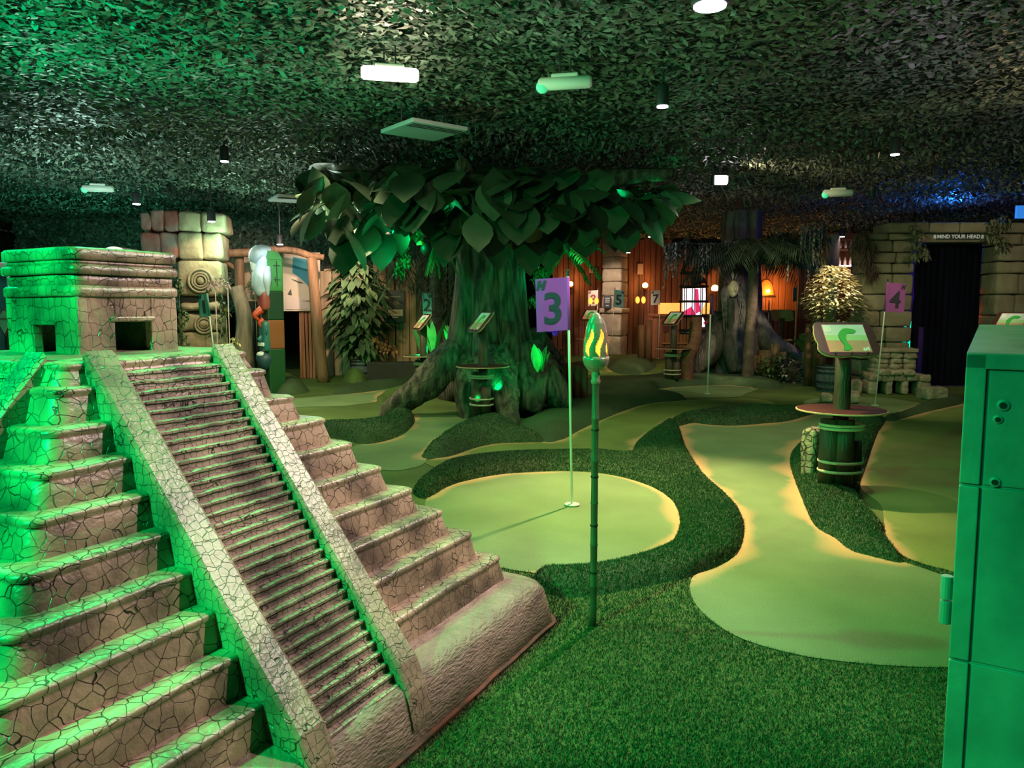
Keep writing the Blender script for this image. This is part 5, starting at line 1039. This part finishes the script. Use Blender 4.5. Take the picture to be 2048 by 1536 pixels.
p = at(1690, 531, 18.45); tag(MB().rbox((0, 0, 0), (.42, .04, .03), .01).build('strip_light', M('strip_glow', (1, .8, .85), emit=(1, .75, .8), estr=4), loc=(p.x, 18.45, zl[1] + .018)), 'small bright strip light above the bar shelf', 'light'); point(p + Vector((0, -.2, .1)), 5, (1, .7, .6), .08)
# stump planter with bush, lit bush
p = at_ground(1545, 762); t = thing('stump_planter', 'broken tree stumps wrapped in a low leafy bush before the carved tree', 'planter', (p.x, p.y, 0)); mstp = M('stump_wood', (.14, .075, .03), (.3, .17, .08), 5, .8, .8, 14, stretch=(3, 3, .6))
for dx, h, r_ in ((-.12, .58, .13), (.05, .70, .10), (.2, .55, .1), (-.28, .48, .09)): MB().tube([(dx, .1, 0), (dx + .01, .1, h * .6), (dx, .1, h)], [r_, r_ * .9, r_ * .8], 12, wob=.1).build('stump', mstp, t, smooth=True)
rs = random.Random(77)
for nm_, m_, xs in (('green_foliage', M('bush_green', (.05, .09, .03), (.11, .16, .05), 6, .6, island=.4), (-.55, .15)), ('grey_foliage', M('bush_grey', (.2, .16, .13), (.32, .26, .22), 6, .7, island=.4), (.0, .62))):
    mb = MB()
    for k in range(420):
        x = rs.uniform(*xs); h = .5 * math.sqrt(max(0, 1 - (x / .68) ** 2)); c_ = Vector((x, rs.uniform(-.45, .1), rs.uniform(.02, max(.05, h)))); mb.leaf(c_, (rs.uniform(-1, 1), rs.uniform(-1, .2), rs.uniform(-.3, .8)), rs.uniform(.06, .11), .055, .3, n=2)
    mb.build(nm_, m_, t)
p = at(1668, 700, 12.7); t = thing('lit_bush', 'pale yellow lit bush in a pot left of the stone gateway', 'potted plant', (p.x, 12.7, 0)); barrel(t, .24, .42); rs = random.Random(19)
for nm_, m_, zr, n in (('lit_foliage', M('bush_lit', (.62, .54, .34), (.74, .65, .42), 6, .6, island=.25), (1.35, 2.05), 1000), ('green_foliage', M('bush_shaded', (.16, .2, .08), (.3, .3, .14), 6, .6, island=.4), (.65, 1.5), 900)):  # paler upper and darker lower leaves: lamplight put into the colour
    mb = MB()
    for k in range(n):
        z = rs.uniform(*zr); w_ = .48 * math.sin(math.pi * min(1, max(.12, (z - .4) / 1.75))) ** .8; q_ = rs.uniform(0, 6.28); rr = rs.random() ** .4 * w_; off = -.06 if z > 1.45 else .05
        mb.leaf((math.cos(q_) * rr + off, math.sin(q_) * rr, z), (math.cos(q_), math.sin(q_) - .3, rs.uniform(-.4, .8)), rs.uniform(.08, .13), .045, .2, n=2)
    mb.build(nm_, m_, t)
MB().tube([(0, 0, .3), (.03, 0, .8), (-.04, 0, 1.6)], [.03, .025, .012], 8).build('stem', mlog, t)
p = at(1612, 660, 14.3); mb = MB(); rs = random.Random(8)
for dx, dz, L_, s_ in ((-.5, .9, .9, -.0), (.1, .9, .8, 0), (-.2, 1, 1.0, 0), (.5, .5, .8, 0), (.3, .9, .9, 0)): mb.leaf(Vector((0, 0, .5)), (dx, rs.uniform(-.5, .1), dz), L_ * 1.1, .2, .55, n=7, shape=.5)
mb.tube([(0, 0, 0), (0, 0, .55)], .05, 10); tag(mb.build('banana_plant', M('banana_leaf', (.12, .15, .05), (.2, .22, .08), 4, .5, island=.3), loc=(p.x, 14.3, 0), smooth=True), 'olive banana plant with broad bent leaves left of the lit bush', 'plant')

# ------------------------------------------------------------------ stone gateway with a black curtain
GY = 13.0; gm = M('gate_stone', (.17, .14, .095), (.28, .235, .17), 3, .85, 1.1, 8, island=.2); p = at(1905, 775, GY); gt = thing('stone_gateway', 'gateway of big stone blocks with a low lintel at right', 'gateway', (p.x, GY, 0))
X = lambda px: at(px, 613, GY).x - p.x
Z = lambda py: at(1905, py, GY).z
def wallblocks(x0, x1, rows, nm, y0=0.0, th=.5):
    mb = MB(); rs = random.Random(int(x0 * 100))
    for i in range(len(rows) - 1):
        z0, z1 = rows[i], rows[i + 1]; cuts = [x0] + ([x0 + (x1 - x0) * rs.uniform(.35, .65)] if True else []) + [x1]
        for a_, b_ in zip(cuts[:-1], cuts[1:]): mb.rbox(((a_ + b_) / 2, th / 2 + y0 + rs.uniform(-.02, .02), (z0 + z1) / 2), (b_ - a_ - .012, th, z1 - z0 - .012), .035, 0, 2, .012, cuts=2)
    return mb.build(nm, gm, gt, smooth=True)
rl = [0, .22, .5, .80, 1.06, 1.33, 1.60, 1.95, 2.12, 2.3, 2.5, 2.62]
wallblocks(X(1724), X(1826), rl, 'left_pillar'); wallblocks(X(1990), X(2090), [0, .3, .62, .95, 1.25, 1.6, 1.95, 2.15, 2.42, 2.62], 'right_pillar')
MB().rbox(((X(1826) + X(1990)) / 2, .25, Z(475)), (X(1990) - X(1826) + .3, .4, Z(467) - Z(485)), .02, jit=.008, cuts=2).build('lintel', gm, gt, smooth=True); mb = MB()
for a_, b_ in ((1765, 1845), (1845, 1905), (1905, 1980), (1980, 2090)): mb.rbox(((X(a_) + X(b_)) / 2, .2, Z(456)), (X(b_) - X(a_) - .01, .6, .17), .03, 0, 2, .012, cuts=2)
mb.build('cap_course', gm, gt, smooth=True); mb = MB(); put_text(mb, 'MIND YOUR HEAD', .085, lambda q_: Vector((X(1912) + q_.x * 1.0, .045 - q_.z, Z(473) + q_.y)), .003)
MB().rbox((X(1912), .048, Z(473)), (.72, .01, .11), .003).build('sign_board', M('sign_dark', (.03, .035, .035), rough=.6), gt)
mb2 = M('sign_letters', (.7, .72, .72), rough=.6, emit=(.7, .72, .72), estr=.12); mb.v = [Vector((v_.x, v_.y - .008, v_.z)) for v_ in mb.v]; mb.build('lettering', mb2, gt)
for s_ in (-1, 1): MB().prism([(-.025, -.03), (.025, -.03), (.02, .03), (-.02, .03)], .034, .04, Matrix.Translation((X(1912) + s_ * .40, 0, Z(473)))).build('sign_symbol', mb2, gt)
vs = []; fs = []; n = 90; xa, xb = X(1852), X(1986)
for j in range(13):
    z = .02 + (Z(484) - .02) * j / 12
    for i in range(n + 1):
        k = i / n; spread = 1 if k > .3 else 1; x = xa + (xb - xa) * k
        if k < .28 and z < 1.9: x += .0
        vs.append(Vector((x, .42 + .045 * math.sin(k * 60 + .4 * math.sin(z * 2)) + .02 * math.sin(k * 131), z)))
for j in range(12):
    for i in range(n):
        k = (i + .5) / n; z = .02 + (Z(484) - .02) * (j + .5) / 12
        if .10 < k < .17 and z < 1.05 and z > .1: continue
        fs.append((j * (n + 1) + i, j * (n + 1) + i + 1, (j + 1) * (n + 1) + i + 1, (j + 1) * (n + 1) + i))
cu = MB().add(vs, fs).build('curtain', M('curtain_black', (.004, .004, .012), rough=.8, spec=.08), loc=(p.x, GY, 0), smooth=True); tag(cu, 'long black curtain filling the stone gateway', 'curtain')
# the dark room behind the curtain, with its coloured lamps
bk = M('cave_dark', (.03, .03, .06), (.05, .05, .09), 3, .8); tag(MB().rbox((0, 0, 1.3), (2.2, .1, 2.6), .02).build('cave_panel', bk, loc=(p.x, GY + 1.6, 0)), 'dark back panel seen through gaps of the black curtain', 'panel')
tag(MB().leaf((0, 0, 0), (.03, 0, 1), .85, .16, 0, n=8, shape=.4).tube([(0, 0, -.42), (0, 0, .02)], .012, 6).build('glow_blade', M('glow_teal', (.02, .6, .4), emit=(.0, .9, .45), estr=1.2), loc=(p.x + X(1866), GY + .9, .42)), 'glowing turquoise leaf shape seen through the curtain gap', 'glowing ornament')
tag(MB().leaf((0, 0, 0), (.05, 0, 1), .7, .12, 0, n=8, shape=.45).tube([(0, 0, -.5), (0, 0, .02)], .012, 6).build('glow_blade', MATS['glow_teal'], loc=(p.x + X(1874), GY + .85, .5)), 'smaller glowing turquoise leaf shape right in the curtain gap', 'glowing ornament')
point((p.x + X(1850), GY + .8, 1.6), 6, (.12, .02, 1), .05); point((p.x + X(1868), GY + 1.1, .4), 5, (.0, .05, 1), .05); point((p.x + X(1992), GY + .75, 1.3), 8, (1, .12, .05), .05)
clump('gate_ivy', 'grey-green ivy hanging over the left end of the gateway lintel', 'ivy', 12.85, [(1830, 460, 12), (1842, 470, 14), (1836, 490, 12), (1848, 500, 8), (1852, 510, 5), (1832, 510, 8)], 45, .09, .045, M('ivy_pale', (.14, .15, .09), (.22, .22, .14), 8, .7, island=.35), 61, .3)
clump('gate_ivy', 'grey-green ivy hanging over the right end of the gateway lintel', 'ivy', 12.85, [(1992, 450, 18), (2008, 445, 16), (2000, 480, 14), (1985, 470, 10), (2012, 490, 8)], 50, .1, .05, MATS['ivy_pale'], 62, .3)
clump('gate_moss', 'dark reddish moss hanging left of the gateway', 'moss', 12.9, [(1725, 470, 18), (1740, 495, 20), (1730, 520, 18), (1745, 540, 14), (1712, 490, 14)], 90, .16, .02, M('moss_red', (.07, .045, .035), (.12, .075, .06), 8, .8, island=.3), 63, 1.2)
# ruins
rm = M('ruin_stone', (.22, .17, .12), (.42, .35, .26), 6, .8, 1.3, 16, island=.15)
p = at_ground(1800, 790); rn = thing('stone_ruin', 'small two-stepped stone ruin with three openings before the gateway', 'ruin', (p.x, p.y, 0), R(-6)); mb = MB(); rs = random.Random(5); kx = p.y / F
Wd = 118 * kx
for k, (a_, b_) in enumerate(((-.5, -.36), (-.22, -.12), (.03, .14), (.29, .5))): mb.rbox(((a_ + b_) / 2 * Wd, .25, .11), ((b_ - a_) * Wd, .5, .22), .025, 0, 2, .015, cuts=2)
for k in range(5): mb.rbox((-.4 * Wd + k * .2 * Wd, .24 + rs.uniform(-.02, .02), .27), (.2 * Wd, .52, .12), .03, 0, 2, .02, cuts=2)
mb.build('lower_step', rm, rn, smooth=True); mb = MB()
for k in range(3): mb.rbox((-.28 * Wd + k * .2 * Wd, .23, .36), (.21 * Wd, .56, .09), .03, 0, 2, .02, cuts=2)
for z in (.44, .53, .62): 
    for k in range(3): mb.rbox((-.25 * Wd + k * .22 * Wd, .32 + rs.uniform(-.02, .02), z), (.22 * Wd, .42, .095), .03, 0, 2, .02, cuts=2)
mb.rbox((-.03 * Wd, .32, .70), (.70 * Wd, .46, .06), .02, 0, 2, .015, cuts=2); mb.build('upper_step', rm, rn, smooth=True)
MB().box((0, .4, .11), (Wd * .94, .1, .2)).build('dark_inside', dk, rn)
for px, py, w_, d_, h_, lab in ((1872, 800, .36, .3, .19, 'low stone block right of the small ruin'), (1711, 788, .22, .25, .22, 'small stone block left of the small ruin'), (1703, 808, .28, .26, .17, 'low stone block nearest the tray of the front stand'), (1658, 806, .16, .2, .13, 'small stone half hidden left of the front stand post')):
    p = at_ground(px, py); tag(MB().rbox((0, 0, h_ / 2), (w_, d_, h_), .04, rs.uniform(-.4, .4), 3, .03, cuts=2).build('stone_block', rm, loc=(p.x, p.y + .1, 0), smooth=True), lab, 'stone')

# ------------------------------------------------------------------ ceiling fittings
mfix = M('fixture_white', (.75, .78, .75), rough=.4); mfk = M('fixture_dark', (.03, .03, .035), rough=.5); mglow = M('tube_glow', (1, .9, .8), emit=(1.0, .82, .62), estr=14); mspt = M('spot_glow', (1, .95, .95), emit=(1.0, .86, .92), estr=22); mgled = M('green_led', (.1, 1, .4), emit=(.05, 1, .35), estr=3)
def emergency(px, py, Y, L_, rz, lab, glow=False):
    p = at(px, py, Y); t = thing('tube_light', lab, 'ceiling light', p, rz)
    a_ = MB().lathe([(.035, -L_ / 2), (.05, -L_ / 2 + .02), (.05, L_ / 2 - .02), (.035, L_ / 2)], seg=16); a_.v = [Vector((v_.z, v_.x, v_.y)) for v_ in a_.v]; a_.build('tube', mglow if glow else mfix, t, smooth=True)
    for x in (-L_ * .1, L_ * .1): MB().tube([(x, 0, .04), (x, 0, CZ - p.z + .02)], .006, 6).build('hanger', mfk, t)
    MB().rbox((0, 0, .055), (L_ * .5, .06, .03), .008).build('mount', mfix, t)
    if not glow: MB().ball((-L_ / 2 + .03, 0, -.02), .05, 12, 8).build('end_cap', M('cap_green', (.2, .75, .5), emit=(.05, .9, .4), estr=.5), t, smooth=True)
    return p
emergency(1130, 166, 6.2, .42, R(-12), 'white hanging tube light with a green end, above the tree')
pl_ = emergency(780, 148, 5.9, .42, R(12), 'brightly glowing tube light near the top left of the tree', True)
emergency(1676, 386, 11.0, .40, R(-8), 'small white tube light with a green end above the palm'); emergency(196, 377, 11.5, .42, R(14), 'small white tube light at left above the shrine')
def spotlamp(px, py, Y, lab, r=.05):
    p = at(px, py, Y); t = thing('spotlight', lab, 'ceiling light', p)
    MB().lathe([(r * .8, .16), (r * 1.1, .14), (r * 1.15, .0), (r * 1.15, -.01)], seg=18).build('housing', mfk, t, smooth=True); MB().lathe([(.001, -.012), (r, -.014), (r * .98, -.022), (.001, -.028)], seg=18).build('lens', mspt, t); MB().tube([(0, 0, .15), (0, 0, CZ - p.z + .02)], .012, 8).build('stem', mfk, t)
    return p
spotlamp(1420, 6, 4.42, 'bright pinkish spotlight at the top edge of the picture', .09)
for px, py, Y, lab in ((1325, 209, 6.35, 'bright ceiling spotlight right of the white tube light'), (1790, 306, 8.3, 'ceiling spotlight above the stone gateway'), (449, 320, 9.2, 'ceiling spotlight left of the tree crown, farther in'), (273, 406, 11.8, 'ceiling spotlight above the shrine'), (423, 441, 12.0, 'ceiling spotlight in front of the carved column'), (443, 440, 13.6, 'tiny ceiling spotlight right of the column top'), (560, 487, 14.0, 'ceiling spotlight above the totem pole'), (1302, 472, 15.5, 'tiny ceiling spotlight left of the hanging strands'), (1256, 504, 19.5, 'tiny ceiling spotlight above the stone pillar'), (1684, 472, 17.5, 'tiny ceiling spotlight above the bottle shelf')):
    spotlamp(px, py, Y, lab, .045 if Y < 10 else .055)
p = at(1438, 360, 10.6); t = thing('floodlight', 'glowing floodlight washing the ceiling leaves at right', 'ceiling light', p); MB().rbox((0, 0, 0), (.2, .1, .16), .02).build('housing', mfk, t); MB().rbox((.01, -.056, -.01), (.16, .01, .12), .004).build('lens', mspt, t); MB().tube([(0, 0, .08), (0, 0, CZ - p.z)], .012, 8).build('stem', mfk, t); MB().box((.105, 0, .0), (.01, .07, .1)).build('side_lens', mspt, t)
p = at(1744, 382, 11.2); t = thing('dark_spotlight', 'unlit dark spotlight right of the small tube light', 'ceiling light', p); MB().lathe([(.04, -.1), (.05, -.09), (.05, .06), (.03, .08)], seg=16).build('housing', mfk, t); MB().tube([(0, 0, .08), (0, 0, CZ - p.z)], .01, 8).build('stem', mfk, t)
mven = M('vent_grey', (.45, .43, .5), (.5, .48, .55), 4, .6)
for px, py, Y, s_, rz, lab in ((848, 260, 7.7, .62, R(38), 'flat grey square panel hanging below the ceiling in front of the tree'), (588, 398, 11.6, .62, R(30), 'smaller grey panel at the left edge of the tree crown')):
    p = at(px, py, Y); t = thing('ceiling_panel', lab, 'panel', p, rz); MB().rbox((0, 0, 0), (s_, s_ * 1.0, .04), .01).build('panel', mven, t)
    for k in range(3): MB().box((0, -s_ / 2 + .06 + k * .05, -.022), (s_ * .9, .012, .008)).build('slot', mfk, t)
    for x in (-.25, .25): MB().tube([(x, 0, .02), (x, 0, CZ - p.z)], .006, 6).build('hanger', mfk, t)
p = at(2044, 424, 13.6); tag(MB().rbox((0, 0, 0), (.22, .05, .22), .01).build('blue_screen', M('blue_glow', (.05, .25, .7), emit=(.03, .22, .75), estr=.8), loc=p), 'small glowing blue panel high at the right edge', 'lit panel')

# ------------------------------------------------------------------ lamps farther in, most without a fitting
point(pl_ + Vector((0, 0, -.10)), 26, (1, .8, .55), .06)
spot(at(423, 441, 12.0) + Vector((0, 0, -.05)), at(402, 540, 12.6), 75, (1, .76, .46), 70, .6); spot((-3.3, 9.5, 3.1), at(410, 600, 12.6), 60, (1, .76, .5), 24, .6)
spot((-3.4, 11.6, 3.15), at(505, 570, 14.8), 420, (1, .74, .58), 46, .6); spot((-2.7, 12.2, 3.15), at(660, 620, 15.6), 750, (1, .74, .52), 40, .7); spot((-3.5, 11, 2.9), at(545, 550, 12.5), 130, (.8, .92, 1), 20, .6)
spot((-2.1, 13.3, 3.1), at(715, 580, 14.6), 80, (1, .8, .45), 50, .7); spot((-1.6, 13.7, 3.1), at(790, 690, 14.9), 45, (1, .55, .3), 50, .7)
spot((-3.0, 9.5, 3.15), (-2.6, 11.6, 0), 480, (1, .82, .42), 110, .8); spot((-1.9, 8.2, 3.15), (-2.0, 9.6, 0), 150, (1, .85, .5), 90, .8)
for px, py, Y, dx, w_ in ((842, 712, 12.5, .0, 5), (868, 712, 12.3, .0, 6), (908, 704, 11.9, 0, 5), (1080, 738, 9.3, .0, 7)): b_ = at(px, py, Y); point(b_ + Vector((dx, -.18, .12)), w_, (0, 1, .2), .03)
for px, py, Y, tx, ty, w_, deg in ((955, 800, 9.0, 955, 690, 12, 50), (1000, 500, 8.9, 960, 470, 3.5, 80)): spot(at(px, py, Y), at(tx, ty, 10.0), w_, (0, 1, .2), deg, .6)
spot((-.47, 9.22, .42), (-.45, 9.75, 1.1), 15, (0, 1, .2), 100, .7, .03); spot((-.18, 9.1, .42), (-.15, 9.7, .9), 15, (0, 1, .2), 100, .7, .03)
point(at(815, 490, 9.2), 10, (0, 1, .25), .05); point(at(1140, 500, 9.4), 6, (0, 1, .25), .05); point(at(1078, 560, 10.3), 2.5, (0, 1, .25), .05); point(at(1222, 450, 9.1), 3, (0, 1, .25), .05); point(at(760, 500, 8.4), 5, (0, 1, .3), .05)
spot(at(1300, 410, 9.6), at(1290, 320, 10.4), 22, (0, 1, .25), 75, .7)
spot(at(1438, 360, 10.6) + Vector((.12, -.1, 0)), at(1620, 335, 10.6), 60, (1, .75, .45), 90, .8)
point(at(1900, 415, 13.6), 40, (.02, .18, 1), .08); point(at(2030, 285, 7.0), 4, (1, .75, .35), .05)
spot((1.9, 18.6, 3.1), at(1232, 600, 20.6), 330, (1, .76, .56), 44, .7); spot((2.6, 15.6, 3.1), (2.4, 18.0, 0), 220, (1, .85, .45), 110, .8); spot((1.0, 11.5, 3.1), (1.2, 13.6, 0), 120, (1, .85, .5), 110, .8)
spot((3.85, 13.25, 1.95), fc + Vector((at(1475, 735, KY).x, KY, 0)), 24, (1, .88, .68), 26, .6); spot((5.9, 10.9, 3.1), at(1660, 565, 12.6), 800, (1, .86, .55), 30, .6)  # first spot added in mid-air to light the carved face
spot((5.4, 9.0, 3.15), (6.0, 11.6, .2), 140, (1, .85, .5), 85, .8); spot((7.6, 9.6, 3.1), (8.0, 12.9, 1.6), 110, (1, .82, .55), 70, .8); spot((4.2, 11.2, 3.15), (4.5, 13.6, 0), 120, (1, .85, .5), 90, .8)
spot((2.8, 5.0, 3.2), (2.4, 5.6, .6), 70, (1, .88, .66), 60, .8)
spot((3.4, 11.0, 2.9), at(1490, 440, 13.8), 30, (1, .85, .5), 30, .8)
# unseen fill points added to brighten and tint the ceiling leaves
for x, y_, z_, w_, c_ in ((.3, 5.4, 2.4, 7, (.8, .95, .9)), (3.4, 6.5, 2.4, 10, (1, .72, 1)), (-2.8, 11.0, 2.4, 40, (.75, 1, .8)), (-5.8, 10.2, 2.4, 75, (.6, 1, .8)), (2.0, 8.2, 2.5, 3, (.3, 1, .55)), (6.0, 7.8, 2.4, 9, (1, .66, .95)), (-4.5, 12.5, 2.4, 45, (.5, 1, .65)), (-7.5, 14, 2.2, 55, (.1, .9, .5)), (3.0, 13.0, 2.6, 5, (.8, .6, .8)), (-8, 10, 2.4, 20, (.1, .9, .5))): point((x, y_, z_), w_, c_, .15)

# ------------------------------------------------------------------ long turf pile close to the camera
def turf_pile():
    pts = []; 
    def tri_sample(o, dens):
        me = o.data; me.calc_loop_triangles(); n = len(me.loop_triangles); vi = np.empty(n * 3, np.int32); me.loop_triangles.foreach_get('vertices', vi); co = np.empty(len(me.vertices) * 3); me.vertices.foreach_get('co', co)
        T = co.reshape(-1, 3)[vi.reshape(-1, 3)] + np.array(o.location); ar = .5 * np.linalg.norm(np.cross(T[:, 1] - T[:, 0], T[:, 2] - T[:, 0]), axis=1)
        k = rng.choice(n, int(ar.sum() * dens), p=ar / ar.sum()); a_, b_ = rng.random((2, len(k))); m = a_ + b_ > 1; a_[m], b_[m] = 1 - a_[m], 1 - b_[m]
        return T[k, 0] + (T[k, 1] - T[k, 0]) * a_[:, None] + (T[k, 2] - T[k, 0]) * b_[:, None]
    for o, d in BLADE_SRC: pts.append(tri_sample(o, d))
    n = 230000; y = 2.2 + 3.6 * rng.random(n) ** 1.3; x = -.5 + rng.random(n) * 2.9; q = np.stack([x, y], 1); bad = np.zeros(n, bool)
    for px in (g3, lane, mid, sh): bad |= inside(q, [(v_.x, v_.y) for v_ in crom(ground(px), 4)])
    for b_ in BERM_POLY[:3] + BERM_POLY[-2:]: bad |= inside(q, b_)
    e = np.array([math.cos(1.10362), math.sin(1.10362)]); nn = np.array([e[1], -e[0]]); r_ = q - np.array([-1.5294, 2.7725]); bad |= (np.abs(r_ @ e) < 1.27) & (np.abs(r_ @ nn) < 1.27)
    q = q[~bad]; pts.append(np.column_stack([q, np.zeros(len(q))])); P = np.concatenate(pts); n = len(P)
    h = rng.uniform(.008, .017, n); th = rng.uniform(0, 2 * np.pi, n); w_ = rng.uniform(.0014, .0026, n) * (1 + np.clip(P[:, 1] - 3, 0, 6) * .25); ln = rng.normal(0, .5, (n, 2)) * h[:, None]
    V = np.empty((n, 3, 3)); V[:, 0] = P + np.stack([np.cos(th) * w_, np.sin(th) * w_, -.001 + 0 * w_], 1); V[:, 1] = P - np.stack([np.cos(th) * w_, np.sin(th) * w_, .001 + 0 * w_], 1); V[:, 2] = P + np.column_stack([ln, h])
    me = bpy.data.meshes.new('turf_pile'); me.vertices.add(n * 3); me.vertices.foreach_set('co', V.ravel()); me.loops.add(n * 3); me.loops.foreach_set('vertex_index', np.arange(n * 3)); me.polygons.add(n); me.polygons.foreach_set('loop_start', np.arange(n) * 3); me.polygons.foreach_set('loop_total', np.full(n, 3)); me.update()
    me.materials.append(M('turf_blade', (.02, .055, .02), (.07, .135, .055), 90, .6, spec=.3, island=.5)); o = bpy.data.objects.new('turf_pile', me); COL.objects.link(o); tag(o, 'long dark green artificial grass pile close to the camera', 'grass', kind='stuff')
turf_pile()
